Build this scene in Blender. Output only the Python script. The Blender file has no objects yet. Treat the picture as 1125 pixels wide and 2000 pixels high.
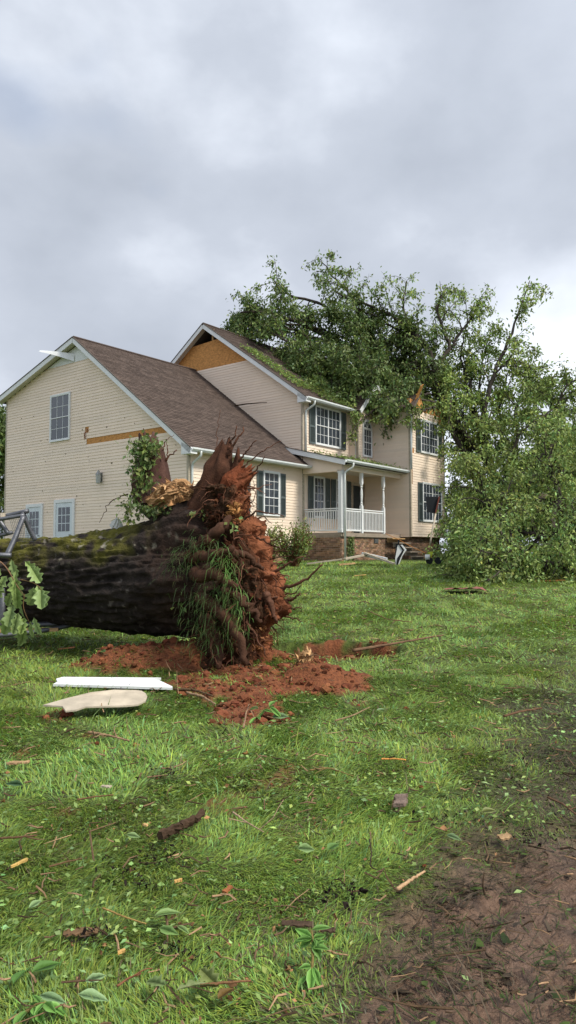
import bpy, math, random
import numpy as np
from mathutils import Vector, Matrix

random.seed(7)
RNG = np.random.default_rng(11)
SC = bpy.context.scene
COL = SC.collection

# ------------------------------------------------------------------ camera
F, CX, CY, HOR, CZ = 1423.0, 562.5, 1000.0, 1080.0, 1.6
PITCH = math.atan((HOR - CY) / F)
cam_d = bpy.data.cameras.new('camera')
cam_d.sensor_fit = 'VERTICAL'
cam_d.sensor_height = 24.0
cam_d.lens = F / 2000.0 * 24.0
cam_d.clip_end = 3000
cam = bpy.data.objects.new('camera', cam_d)
COL.objects.link(cam)
cam.location = (0, 0, CZ)
cam.rotation_euler = (math.pi / 2 + PITCH, 0, 0)
SC.camera = cam
SC.render.resolution_x, SC.render.resolution_y = 576, 1024

# ------------------------------------------------------------------ light
SUN_EL, SUN_AZ = math.radians(50), (0.85, -0.53)      # azimuth as x, y of the direction to the sun
sun_dir = Vector((SUN_AZ[0] * math.cos(SUN_EL), SUN_AZ[1] * math.cos(SUN_EL), math.sin(SUN_EL)))
sl = bpy.data.lights.new('sun', 'SUN')
sl.energy = 1.9
sl.angle = math.radians(13)
sl.color = (1.0, 0.93, 0.80)
so = bpy.data.objects.new('sun', sl)
COL.objects.link(so)
so.rotation_euler = sun_dir.to_track_quat('Z', 'Y').to_euler()
so.location = (20, -15, 40)

world = bpy.data.worlds.new('World')
SC.world = world
world.use_nodes = True
wt = world.node_tree
wt.nodes.clear()
def wn(t, **k):
    n = wt.nodes.new(t)
    for a, b in k.items(): setattr(n, a, b)
    return n
def wl(a, b): wt.links.new(a, b)
def wmath(op, a, b=None, c=None):
    n = wn('ShaderNodeMath', operation=op)
    for i, v in enumerate((a, b, c)):
        if v is None: continue
        if isinstance(v, (int, float)): n.inputs[i].default_value = v
        else: wl(v, n.inputs[i])
    return n.outputs[0]
sky = wn('ShaderNodeTexSky', sky_type='NISHITA')
sky.sun_disc = False
sky.sun_elevation = SUN_EL
sky.sun_rotation = math.atan2(SUN_AZ[0], SUN_AZ[1])
tc = wn('ShaderNodeTexCoord')
sep = wn('ShaderNodeSeparateXYZ'); wl(tc.outputs['Generated'], sep.inputs[0])
comb = wn('ShaderNodeMapping'); wl(tc.outputs['Generated'], comb.inputs[0])
comb.inputs['Location'].default_value = (7.7, .4, 8.8); comb.inputs['Scale'].default_value = (1, 1, 1.5)
n1 = wn('ShaderNodeTexNoise'); n1.inputs['Scale'].default_value = 1.7; n1.inputs['Detail'].default_value = 7; n1.inputs['Roughness'].default_value = 0.5; n1.inputs['Distortion'].default_value = 0.0
wl(comb.outputs[0], n1.inputs['Vector'])
ramp = wn('ShaderNodeValToRGB'); wl(n1.outputs[0], ramp.inputs[0])
e = ramp.color_ramp.elements
e[0].position = 0.30; e[0].color = (0.31, 0.345, 0.41, 1)
e[1].position = 0.66; e[1].color = (0.86, 0.91, 0.99, 1)
m = ramp.color_ramp.elements.new(0.48); m.color = (0.47, 0.51, 0.585, 1)
n2 = wn('ShaderNodeTexNoise'); n2.inputs['Scale'].default_value = 1.6; n2.inputs['Detail'].default_value = 4
mp = wn('ShaderNodeMapping'); mp.inputs['Location'].default_value = (4.1, 9.3, 0); wl(comb.outputs[0], mp.inputs[0]); wl(mp.outputs[0], n2.inputs['Vector'])
hole = wn('ShaderNodeMapRange'); hole.inputs[1].default_value = 0.68; hole.inputs[2].default_value = 0.90; wl(n2.outputs[0], hole.inputs[0])
skm = wn('ShaderNodeVectorMath', operation='SCALE'); wl(sky.outputs[0], skm.inputs[0]); skm.inputs[3].default_value = 0.13
# thin cloud is brighter towards the veiled sun
dotn = wn('ShaderNodeVectorMath', operation='DOT_PRODUCT'); wl(tc.outputs['Generated'], dotn.inputs[0]); dotn.inputs[1].default_value = sun_dir
glow = wmath('ADD', wmath('MULTIPLY', wmath('POWER', wmath('MAXIMUM', dotn.outputs['Value'], 0.0), 2.0), 0.55), 0.93)
cl = wn('ShaderNodeVectorMath', operation='SCALE'); wl(ramp.outputs[0], cl.inputs[0]); wl(glow, cl.inputs[3])
mixw = wn('ShaderNodeMix', data_type='RGBA'); wl(hole.outputs[0], mixw.inputs[0]); wl(cl.outputs[0], mixw.inputs[6]); wl(skm.outputs[0], mixw.inputs[7])
bg = wn('ShaderNodeBackground'); bg.inputs[1].default_value = 0.66; wl(mixw.outputs[2], bg.inputs[0])
wo = wn('ShaderNodeOutputWorld'); wl(bg.outputs[0], wo.inputs[0])

vs = SC.view_settings
vs.view_transform = 'Standard'; vs.look = 'None'; vs.gamma = 1.0; vs.exposure = 1.10
vs.use_curve_mapping = False
SC.render.engine = 'CYCLES'
SC.cycles.max_bounces = 6
SC.cycles.transparent_max_bounces = 4
SC.cycles.use_denoising = True

# ------------------------------------------------------------------ helpers
def ray(x, y):
    b = -(y - CY) / F
    return np.array([(x - CX) / F, math.cos(PITCH) - b * math.sin(PITCH), math.sin(PITCH) + b * math.cos(PITCH)])
def at(x, y, Y):
    """the point of the place that the photo shows at pixel x, y and that stands Y metres ahead"""
    d = ray(x, y)
    return np.array([0, 0, CZ]) + d * (Y / d[1])
def ats(pts): return [at(*p) for p in pts]

def _h(ix, iy, iz, s):
    M = np.uint64(0xffffffff)
    h = (ix.astype(np.int64) * 73856093) ^ (iy.astype(np.int64) * 19349663) ^ (iz.astype(np.int64) * 83492791) ^ (s * 40503 + 977)
    h = h.astype(np.uint64) & M
    h = ((h ^ (h >> np.uint64(13))) * np.uint64(1274126177)) & M
    h = ((h ^ (h >> np.uint64(15))) * np.uint64(2246822519)) & M
    h = h ^ (h >> np.uint64(16))
    return (h & M).astype(np.float64) / 4294967295.0
def vn(x, y, z=None, s=0):
    x = np.asarray(x, float); y = np.asarray(y, float)
    z = np.zeros_like(x) if z is None else np.asarray(z, float)
    ix, iy, iz = np.floor(x), np.floor(y), np.floor(z)
    fx, fy, fz = x - ix, y - iy, z - iz
    fx = fx * fx * (3 - 2 * fx); fy = fy * fy * (3 - 2 * fy); fz = fz * fz * (3 - 2 * fz)
    r = 0
    for a in (0, 1):
        for b in (0, 1):
            for c in (0, 1):
                r = r + _h(ix + a, iy + b, iz + c, s) * (fx if a else 1 - fx) * (fy if b else 1 - fy) * (fz if c else 1 - fz)
    return r * 2 - 1
def fbm(x, y, z=None, o=4, s=0):
    r = 0; a = 1.0; k = 1.0; t = 0
    x = np.asarray(x, float); y = np.asarray(y, float)
    for i in range(o):
        r = r + a * vn(x * k, y * k, None if z is None else np.asarray(z) * k, s + i * 17)
        t += a; a *= .5; k *= 2.03
    return r / t
def sst(a, b, x):
    t = np.clip((np.asarray(x, float) - a) / (b - a), 0, 1)
    return t * t * (3 - 2 * t)

WM = {}
def tag(o, label=None, cat=None, group=None, kind=None):
    if label: o['label'] = label
    if cat: o['category'] = cat
    if group: o['group'] = group
    if kind: o['kind'] = kind
    return o
def empty(name, loc, rz=0, label=None, cat=None, group=None):
    o = bpy.data.objects.new(name, None)
    o.empty_display_size = .2
    COL.objects.link(o)
    o.location = Vector([float(k) for k in loc]); o.rotation_euler = (0, 0, rz)
    WM[o.name] = Matrix.Translation(o.location) @ Matrix.Rotation(rz, 4, 'Z')
    return tag(o, label, cat, group)

class MB:
    def __init__(s): s.v = []; s.f = []; s.c = []; s.n = 0
    def add(s, V, Fs, col=None):
        V = np.asarray(V, float).reshape(-1, 3)
        s.v.append(V)
        b = s.n
        for f in Fs: s.f.append([int(i) + b for i in f])
        if col is not None and np.ndim(col) == 0: col = (col, col, col)
        c = np.ones((len(V), 4)) if col is None else np.broadcast_to(np.asarray(col, float), (len(V), np.shape(col)[-1]))
        if c.shape[1] == 3: c = np.hstack([c, np.ones((len(V), 1))])
        s.c.append(c); s.n += len(V)
        return s
    def box(s, a, b, col=None):
        x0, y0, z0 = a; x1, y1, z1 = b
        V = [(x0,y0,z0),(x1,y0,z0),(x1,y1,z0),(x0,y1,z0),(x0,y0,z1),(x1,y0,z1),(x1,y1,z1),(x0,y1,z1)]
        return s.add(V, [(0,3,2,1),(4,5,6,7),(0,1,5,4),(1,2,6,5),(2,3,7,6),(3,0,4,7)], col)
    def beam(s, p, q, w, h, up=(0, 0, 1), col=None):
        p = np.array(p, float); q = np.array(q, float)
        d = q - p; d /= np.linalg.norm(d)
        r = np.cross(d, np.array(up, float)); r /= np.linalg.norm(r)
        u = np.cross(r, d)
        V = []
        for o in (p, q):
            for a, b in ((-1,-1),(1,-1),(1,1),(-1,1)): V.append(o + r * a * w / 2 + u * b * h / 2)
        return s.add(V, [(0,1,2,3),(7,6,5,4),(0,4,5,1),(1,5,6,2),(2,6,7,3),(3,7,4,0)], col)
    def prism(s, poly, off, col=None):
        P = np.array(poly, float); Q = P + np.array(off, float); n = len(P)
        return s.add(np.vstack([P, Q]), [list(range(n))[::-1], list(range(n, 2 * n))] + [(i, (i + 1) % n, n + (i + 1) % n, n + i) for i in range(n)], col)
    def tube(s, pts, rad, sides=8, col=None, jit=0, caps=True):
        P = np.array(pts, float); n = len(P)
        R = np.broadcast_to(np.asarray(rad, float), (n,))
        T = np.gradient(P, axis=0); T /= np.linalg.norm(T, axis=1)[:, None] + 1e-12
        ref = np.array([0, 0, 1.]) if abs(T[0][2]) < .9 else np.array([1., 0, 0])
        V = []
        a = np.linspace(0, 2 * math.pi, sides, endpoint=False)
        x = np.cross(ref, T[0]); x /= np.linalg.norm(x)
        for i in range(n):
            x = x - T[i] * np.dot(x, T[i]); x /= np.linalg.norm(x) + 1e-12
            y = np.cross(T[i], x)
            rr = R[i] * (1 + (RNG.uniform(-jit, jit, sides) if jit else 0))
            V.append(P[i] + np.outer(np.cos(a) * rr, x) + np.outer(np.sin(a) * rr, y))
        Fs = [(i*sides+j, i*sides+(j+1) % sides, (i+1)*sides+(j+1) % sides, (i+1)*sides+j) for i in range(n-1) for j in range(sides)]
        if caps: Fs += [list(range(sides))[::-1], [(n-1)*sides+j for j in range(sides)]]
        return s.add(np.vstack(V), Fs, col)
    def build(s, name, mat, parent=None, space='local', smooth=False, label=None, cat=None, group=None, kind=None, origin=None):
        V = np.vstack(s.v)
        loc = None
        if parent is None:
            loc = np.array([(V[:,0].min()+V[:,0].max())/2, (V[:,1].min()+V[:,1].max())/2, V[:,2].min()]) if origin is None else np.array(origin, float)
            V = V - loc
        elif space == 'world':
            Mi = np.array(WM[parent.name].inverted())
            V = V @ Mi[:3,:3].T + Mi[:3,3]
        me = bpy.data.meshes.new(name)
        L = np.array([len(f) for f in s.f], np.int32)
        flat = np.fromiter((i for f in s.f for i in f), np.int32, int(L.sum()))
        fill_mesh(me, V, flat, L, np.vstack(s.c), smooth)
        return link(name, me, mat, parent, loc, label, cat, group, kind)
def fill_mesh(me, V, flat, L, C=None, smooth=False):
    me.vertices.add(len(V)); me.vertices.foreach_set('co', np.ascontiguousarray(V, np.float32).ravel())
    me.loops.add(len(flat)); me.loops.foreach_set('vertex_index', np.ascontiguousarray(flat, np.int32))
    me.polygons.add(len(L)); st = np.concatenate([[0], np.cumsum(L)[:-1]]).astype(np.int32)
    me.polygons.foreach_set('loop_start', st)
    me.polygons.foreach_set('use_smooth', np.full(len(L), bool(smooth)))
    if C is not None:
        at_ = me.color_attributes.new('Col', 'FLOAT_COLOR', 'POINT')
        at_.data.foreach_set('color', np.ascontiguousarray(C, np.float32).ravel())
    me.update(calc_edges=True)
    if len(V) < 60000: me.validate()
def link(name, me, mat, parent=None, loc=None, label=None, cat=None, group=None, kind=None):
    o = bpy.data.objects.new(name, me); COL.objects.link(o)
    if mat and not me.materials: me.materials.append(mat)
    if parent is not None: o.parent = parent
    if loc is not None: o.location = Vector([float(k) for k in loc])
    WM[o.name] = (WM[parent.name] if parent is not None else Matrix()) @ Matrix.Translation(o.location)
    return tag(o, label, cat, group, kind)
def inst(name, me, parent, loc): return link(name, me, None, parent, loc)

def mat(name, col, rough=.7, var=.2, scale=6., bump=0., bscale=30., spec=.3, attr=False, trans=0., stretch=None, metal=0., col2=None):
    m = bpy.data.materials.new(name); m.use_nodes = True
    t = m.node_tree; N = t.nodes; b = N['Principled BSDF']
    tcn = N.new('ShaderNodeTexCoord'); vec = tcn.outputs['Object']
    if stretch:
        mpn = N.new('ShaderNodeMapping'); mpn.inputs['Scale'].default_value = stretch; t.links.new(vec, mpn.inputs[0]); vec = mpn.outputs[0]
    nz = N.new('ShaderNodeTexNoise'); nz.inputs['Scale'].default_value = scale; nz.inputs['Detail'].default_value = 6; nz.inputs['Roughness'].default_value = .62
    t.links.new(vec, nz.inputs['Vector'])
    mr = N.new('ShaderNodeMapRange'); mr.inputs[1].default_value = .3; mr.inputs[2].default_value = .7
    t.links.new(nz.outputs[0], mr.inputs[0])
    mx = N.new('ShaderNodeMix'); mx.data_type = 'RGBA'; t.links.new(mr.outputs[0], mx.inputs[0])
    c2 = col2 or tuple(min(1, k * (1 + var)) for k in col)
    mx.inputs[6].default_value = (*[k * (1 - var) for k in col], 1) if not col2 else (*col, 1)
    mx.inputs[7].default_value = (*c2, 1)
    out = mx.outputs[2]
    if attr:
        a = N.new('ShaderNodeVertexColor'); a.layer_name = 'Col'
        mm = N.new('ShaderNodeMix'); mm.data_type = 'RGBA'; mm.blend_type = 'MULTIPLY'; mm.inputs[0].default_value = 1
        t.links.new(out, mm.inputs[6]); t.links.new(a.outputs[0], mm.inputs[7]); out = mm.outputs[2]
    t.links.new(out, b.inputs['Base Color'])
    b.inputs['Roughness'].default_value = rough
    b.inputs['Specular IOR Level'].default_value = spec
    b.inputs['Metallic'].default_value = metal
    if bump:
        n3 = N.new('ShaderNodeTexNoise'); n3.inputs['Scale'].default_value = bscale; n3.inputs['Detail'].default_value = 5
        t.links.new(vec, n3.inputs['Vector'])
        bp = N.new('ShaderNodeBump'); bp.inputs['Strength'].default_value = bump; bp.inputs['Distance'].default_value = .02
        t.links.new(n3.outputs[0], bp.inputs['Height']); t.links.new(bp.outputs[0], b.inputs['Normal'])
    if trans:
        tr = N.new('ShaderNodeBsdfTranslucent'); t.links.new(out, tr.inputs[0])
        ms = N.new('ShaderNodeMixShader'); ms.inputs[0].default_value = trans
        t.links.new(b.outputs[0], ms.inputs[1]); t.links.new(tr.outputs[0], ms.inputs[2])
        t.links.new(ms.outputs[0], N['Material Output'].inputs[0])
    return m

M = dict(
 siding=mat('siding', (.81,.675,.55), .55, .04, 1.2, .12, 3, .3, True),
 sheath=mat('housewrap', (.62,.62,.60), .6, .1, 2),
 osb=mat('osb', (.52,.25,.08), .75, .35, 9, .2, 60, .2, False, 0, (1,1,2.2)),
 white=mat('white_trim', (.72,.74,.75), .4, .06, 3, .05, 8),
 gutter=mat('gutter', (.62,.66,.66), .35, .10, 4, .05, 6, .5),
 soffit=mat('soffit', (.62,.60,.54), .6, .1, 3),
 shingle=mat('shingle', (.088,.067,.058), .9, .25, 14, .6, 120, .15, True),
 deck=mat('roof_deck', (.09,.075,.065), .9, .2, 4),
 lumber=mat('lumber', (.42,.27,.13), .75, .25, 5, .2, 30, .2, False, 0, (1,6,6)),
 brick=mat('brick', (.24,.15,.10), .85, .35, 9, .5, 60, .2, True),
 mortar=mat('mortar', (.33,.28,.23), .95, .2, 8, .4, 50),
 shutter=mat('shutter', (.10,.125,.127), .55, .12, 3, .05, 12),
 door=mat('door_paint', (.62,.68,.72), .4, .05, 3),
 darkdoor=mat('dark_door', (.03,.04,.045), .4, .15, 3),
 porchfloor=mat('porch_floor', (.30,.25,.20), .8, .2, 4, .2, 20),
 rust=mat('rust_flashing', (.16,.045,.03), .7, .3, 10),
 lamp=mat('lamp_metal', (.30,.31,.30), .4, .15, 10, 0, 30, .5, False, 0, None, .6),
 lampglass=mat('lamp_glass', (.38,.40,.38), .25, .15, 10),
 blackm=mat('black_plastic', (.012,.014,.018), .5, .2, 8),
 bark=mat('bark', (.034,.028,.024), .9, .45, 7, .9, 40, .15, True),
 limb=mat('limb_bark', (.060,.050,.042), .9, .4, 5, .5, 30, .15, True),
 soil=mat('clay_soil', (.20,.074,.036), .95, .38, 8, .8, 45, .08, True),
 wood=mat('torn_wood', (.44,.285,.15), .8, .45, 9, .5, 60, .15, True),
 root=mat('root', (.085,.048,.034), .9, .35, 12, .5, 60, .1, True),
 leaf=mat('leaf', (.15,.22,.068), .5, .22, .9, 0, 30, .35, True, .28),
 leafbig=mat('oak_leaf', (.26,.36,.13), .5, .18, 10, .15, 60, .35, True, .25),
 grass=mat('grass', (.195,.30,.053), .5, .16, .7, 0, 30, .35, True, .3),
 pipe=mat('galvanised_pipe', (.13,.135,.15), .5, .3, 14, .1, 40, .5, False, 0, None, .7),
 stick=mat('stick', (.12,.085,.055), .9, .35, 14, .5, 70, .15, True),
 cream=mat('cream_vinyl', (.42,.365,.285), .5, .22, 7, .1, 20),
 cloth=mat('red_cloth', (.24,.10,.085), .95, .3, 14, .4, 60, .1),
 yellow=mat('yellow_plastic', (.50,.56,.06), .5, .15, 10, 0, 30, .3, False, .2),
 orange=mat('orange_cord', (.40,.16,.04), .6, .2, 6),
 pane=mat('window_glass', (.045,.055,.07), .05, .3, 2, .0, 3, .9),
)

# ------------------------------------------------------------------ terrain
PIT = [(.48, 8.90, .92, .55, -1.10)]
MOUND = [(.30, 7.05, .32, .24, .19), (-.35, 7.25, .8, .45, .04), (-1.45, 8.05, .75, .45, .20), (.75, 7.2, .3, .2, .05), (-.55, 8.2, .7, .5, .12)]
def base_z(x, y):
    y = np.asarray(y, float); x = np.asarray(x, float)
    yy = np.where(y < 26, y, 26 + (1 - np.exp(-np.maximum(y - 26, 0) / 10)) * 4)
    return .048 * np.maximum(yy, -20)
def mud_m(x, y):
    n = fbm(x * 1.6, y * 1.6, o=4, s=5) * .55
    a = sst(-.28, .30, (x - .42) * .9 - (y - 2.75) * .50 + n * 1.0)     # lower right corner of the lawn
    a = a * sst(4.8, 3.3, y + n * 1.2)
    return a
def wet_m(x, y):
    n = fbm(x * 1.3 + 7, y * 1.3, o=4, s=9) * .6
    return sst(-.30, .40, (x - .80) * .9 - (y - 3.5) * .36 + n * 1.0) * sst(10.0, 6.0, y + n)
def dirt_m(x, y):
    n = fbm(x * 2.1, y * 2.1, o=4, s=21)
    n2 = fbm(x * 7, y * 7, o=3, s=22)
    m = np.full(np.shape(x), -1.)
    for cx, cy, rx, ry in ((-.28, 7.1, .85, .70), (-1.2, 7.95, 1.15, .55), (.30, 7.0, .48, .36), (-.3, 6.2, .34, .55), (.45, 8.85, .98, .62), (-.4, 8.4, 1.1, .7)):
        m = np.maximum(m, 1 - np.sqrt(((x - cx) / rx) ** 2 + ((y - cy) / ry) ** 2))
    a = sst(.02, .20, m + n * .40 + n2 * .32)
    # scattered spots of thrown clay on the lawn in front
    sp = sst(.70, .84, vn(x * 3.3, y * 2.2, s=31) + n2 * .25) * sst(1.5, .2, x) * sst(3.4, 4.2, y) * sst(7.2, 6.3, y) * .75
    return np.clip(np.maximum(a, sp * .8), 0, 1)
def gz(x, y):
    x = np.asarray(x, float); y = np.asarray(y, float)
    z = base_z(x, y) + fbm(x * .35, y * .35, o=3, s=3) * .05 * sst(30, 18, y)
    for cx, cy, rx, ry, h in PIT + MOUND:
        r = np.sqrt(((x - cx) / rx) ** 2 + ((y - cy) / ry) ** 2) + .12 * vn(x * 5, y * 5, s=55)
        z = z + h * (sst(1.08, .7, r) if h < 0 else sst(1.25, .25, r))
    near = sst(14, 9, y)
    d = dirt_m(x, y); m_ = mud_m(x, y)
    z = z + near * (d * (.085 * fbm(x * 6, y * 6, o=5, s=41) + .02) + m_ * (.05 * fbm(x * 7, y * 7, o=5, s=43) + .022 * (1 - 2 * np.abs(fbm(x * 13, y * 13, o=3, s=44))) - .03) + .012 * fbm(x * 4, y * 4, o=2, s=47))
    return z
def gp(px, py, dz=0.):
    d = ray(px, py); P = np.array([0, 0, CZ]) + d * (-CZ / (d[2] - .048 * d[1]))
    return np.array([P[0], P[1], float(gz(P[0:1], P[1:2])[0]) + dz])

def axis(lo, hi, step, far, g=1.13):
    a = list(np.arange(lo, hi, step)); s = step; v = a[-1]
    while v < far: s *= g; v += s; a.append(v)
    s = step; v = a[0]; pre = []
    while v > -far: s *= g; v -= s; pre.append(v)
    return np.array(pre[::-1] + a)
gx = axis(-3.4, 4.2, .036, 400); gy = axis(2.0, 10.2, .036, 500)
GX, GY = np.meshgrid(gx, gy)
GZ = gz(GX, GY)
nx, ny = len(gx), len(gy)
V = np.stack([GX.ravel(), GY.ravel(), GZ.ravel()], 1)
i = np.arange(nx * ny).reshape(ny, nx)
Q = np.stack([i[:-1, :-1], i[:-1, 1:], i[1:, 1:], i[1:, :-1]], -1).reshape(-1, 4)
Cg = np.stack([mud_m(GX, GY).ravel(), dirt_m(GX, GY).ravel() * sst(30, 12, GY.ravel()), wet_m(GX, GY).ravel(), np.ones(nx * ny)], 1)
me = bpy.data.meshes.new('ground')
fill_mesh(me, V, Q.ravel(), np.full(len(Q), 4, np.int32), Cg, True)
def ground_mat():
    m = bpy.data.materials.new('lawn_soil'); m.use_nodes = True
    t = m.node_tree; N = t.nodes; b = N['Principled BSDF']; lk = t.links.new
    tcn = N.new('ShaderNodeTexCoord')
    def noise(sc, det=6):
        n = N.new('ShaderNodeTexNoise'); n.inputs['Scale'].default_value = sc; n.inputs['Detail'].default_value = det; n.inputs['Roughness'].default_value = .65
        lk(tcn.outputs['Object'], n.inputs['Vector']); return n.outputs[0]
    def mixc(f, a, c):
        x = N.new('ShaderNodeMix'); x.data_type = 'RGBA'
        lk(f, x.inputs[0])
        for k, q in ((6, a), (7, c)):
            if isinstance(q, tuple): x.inputs[k].default_value = (*q, 1)
            else: lk(q, x.inputs[k])
        return x.outputs[2]
    def mrange(f, a, c):
        x = N.new('ShaderNodeMapRange'); lk(f, x.inputs[0]); x.inputs[1].default_value = a; x.inputs[2].default_value = c; return x.outputs[0]
    a = N.new('ShaderNodeVertexColor'); a.layer_name = 'Col'
    sp = N.new('ShaderNodeSeparateColor'); lk(a.outputs[0], sp.inputs[0])
    nb, nm, ns = noise(1.1), noise(9), noise(38)
    lawn = mixc(mrange(nb, .35, .65), (.070, .10, .020), (.10, .145, .028))
    lawn = mixc(mrange(nm, .42, .72), lawn, (.045, .048, .018))
    wet = mixc(mrange(nm, .35, .7), (.040, .042, .020), (.075, .060, .040))
    lawn = mixc(sp.outputs[2], lawn, wet)
    mud = mixc(mrange(ns, .35, .68), (.105, .062, .040), (.21, .130, .088))
    mud = mixc(mrange(nm, .48, .68), mud, (.065, .042, .030))
    dirt = mixc(mrange(ns, .35, .7), (.12, .042, .020), (.27, .095, .038))
    dirt = mixc(mrange(nb, .5, .75), dirt, (.16, .062, .032))
    c = mixc(sp.outputs[0], lawn, mud)
    c = mixc(sp.outputs[1], c, dirt)
    lk(c, b.inputs['Base Color'])
    r = N.new('ShaderNodeMapRange'); lk(sp.outputs[0], r.inputs[0]); r.inputs[3].default_value = .95; r.inputs[4].default_value = .42
    lk(r.outputs[0], b.inputs['Roughness']); b.inputs['Specular IOR Level'].default_value = .3
    bp = N.new('ShaderNodeBump'); bp.inputs['Strength'].default_value = .9; bp.inputs['Distance'].default_value = .03
    ad = N.new('ShaderNodeMath'); ad.operation = 'ADD'; lk(nm, ad.inputs[0]); lk(ns, ad.inputs[1]); lk(ad.outputs[0], bp.inputs['Height'])
    lk(bp.outputs[0], b.inputs['Normal'])
    return m
ground = link('ground', me, ground_mat(), kind='structure')
tag(ground, 'sloping lawn with red clay spill and a muddy corner', 'lawn')
# ------------------------------------------------------------------ house
PHI = math.radians(51.8)
O_ = at(367, 1080, 24.5)
HZ = 1.2
house = empty('house', (O_[0], O_[1], HZ), PHI, 'two storey beige vinyl sided house with grey shingle roofs and white porch', 'house')
class HB(MB):
    """house mesh: x along the front, y along the side, z height above the camera's standpoint"""
    def build(s, name, m, parent=None, **k):
        for a in s.v: a[:, 2] -= (HZ if parent is None or parent is house else HZ)
        return MB.build(s, name, m, parent or house, **k)
EXPO = .115
def siding(pl, poly, holes=(), name='siding', z_lo=None):
    """lapped courses over a convex wall outline; pl maps (s, z, out) to house space"""
    P = np.array(poly, float)
    def span(z):
        xs = []
        n = len(P)
        for i in range(n):
            (s0, z0), (s1, z1) = P[i], P[(i + 1) % n]
            if z0 == z1: continue
            t = (z - z0) / (z1 - z0)
            if -1e-6 <= t <= 1 + 1e-6: xs.append(s0 + (s1 - s0) * t)
        return (min(xs), max(xs)) if len(xs) >= 2 else None
    b = HB(); z = P[:, 1].min() + 1e-4; zt = P[:, 1].max() - 1e-4; k = 0
    while z < zt - .01:
        z1 = min(z + EXPO, zt)
        lo, hi = span(z), span(z1)
        if lo and hi:
            segs = [(lo[0], lo[1], hi[0], hi[1])]
            zm = (z + z1) / 2
            for (a0, a1, h0, h1) in holes:
                if h0 < zm < h1:
                    ns = []
                    for (l0, l1, t0, t1) in segs:
                        if a1 <= l0 or a0 >= l1: ns.append((l0, l1, t0, t1)); continue
                        if a0 > l0: ns.append((l0, a0, t0, a0))
                        if a1 < l1: ns.append((a1, l1, a1, t1))
                    segs = ns
            for (l0, l1, t0, t1) in segs:
                # joints between the panels of one course
                cut = [0.]; c = RNG.uniform(.2, 1.0) * 3.6 / max(l1 - l0, .1)
                while c < 1: cut.append(c); c += 3.6 / max(l1 - l0, .1)
                cut.append(1.)
                for ca, cb in zip(cut[:-1], cut[1:]):
                    g = RNG.uniform(.965, 1.03); w = RNG.uniform(.99, 1.01)
                    a, d_, a2, d2 = l0 + (l1 - l0) * ca, l0 + (l1 - l0) * cb - .002, t0 + (t1 - t0) * ca, t0 + (t1 - t0) * cb - .002
                    o = .019 + RNG.uniform(0, .002)
                    vs_ = [pl(a, z, .002), pl(d_, z, .002), pl(a, z, o), pl(d_, z, o), pl(a, z + (z1 - z) * .55, .012), pl(d_, z + (z1 - z) * .55, .012), pl(a2, z1, .004), pl(d2, z1, .004)]
                    b.add(vs_, [(0, 1, 3, 2), (2, 3, 5, 4), (4, 5, 7, 6)], (g * w, g, g / w))
        z = z1; k += 1
    return b.build(name, M['siding'], kind='stuff')
def side_pl(u): return lambda s, z, o: (u - o, s, z)
def front_pl(v): return lambda s, z, o: (s, v - o, z)
def wall(pl, poly, m='sheath', name='wall', th=.14):
    b = HB(); b.prism([pl(s, z, 0) for s, z in poly], np.array(pl(0, 0, -th)) - np.array(pl(0, 0, 0)))
    return b.build(name, M[m])
# garage wing
G_poly = [(0, 1.25), (11.35, 1.25), (11.35, 8.22), (6.19, 9.86), (0, 5.2)]
G0 = side_pl(0.)
wall(G0, G_poly, 'osb')
siding(G0, [(0, 1.3), (11.35, 1.3), (11.35, 8.2), (8.35, 9.15), (5.25, 9.15), (0, 5.2)], [(1.0, 5.62, 5.83, 6.06), (5.50, 5.72, 6.25, 6.48)])
b = HB(); b.prism([G0(s, z, .006) for s, z in ((8.35, 9.15), (5.25, 9.15), (6.19, 9.84))], (-.012, 0, 0)); b.build('gable_panel', M['white'])
wall(front_pl(0.), [(0, 1.25), (6.4, 1.25), (6.4, 5.3), (0, 5.3)])
siding(front_pl(0.), [(0, 1.75), (6.4, 1.75), (6.4, 5.12), (0, 5.12)])
b = HB(); b.box((.14, 11.2, 1.25), (6.3, 11.34, 8.2)); b.build('wall', M['sheath'])
# main block
M_poly = [(0, 1.25), (10.9, 1.25), (10.9, 7.95), (6.6, 11.18), (4.45, 11.3), (0, 8.0)]
G1 = side_pl(6.4)
wall(G1, M_poly, 'osb')
siding(G1, [(0, 5.2), (10.9, 5.2), (10.9, 7.95), (8.05, 10.0), (2.72, 10.0), (0, 8.0)])
wall(front_pl(0.), [(6.41, 1.25), (15.2, 1.25), (15.2, 8.0), (6.41, 8.0)])
siding(front_pl(0.), [(6.4, 2.4), (11.05, 2.4), (11.05, 5.1), (6.4, 5.1)])
siding(front_pl(0.), [(6.4, 5.6), (9.8, 5.6), (9.8, 7.95), (6.4, 7.95)])
b = HB(); b.box((6.55, 10.76, 1.25), (15.2, 10.9, 7.95)); b.build('wall', M['sheath'])
b = HB(); b.prism([(15.06, s, z) for s, z in ((0, 1.25), (10.9, 1.25), (10.9, 7.95), (5.45, 11.75), (0, 8.0))], (.14, 0, 0)); b.build('wall', M['sheath'])
b = HB(); b.box((6.41, 5.10, 11.1), (6.50, 5.19, 11.8)); b.build('gable_stud', M['lumber'])
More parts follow.
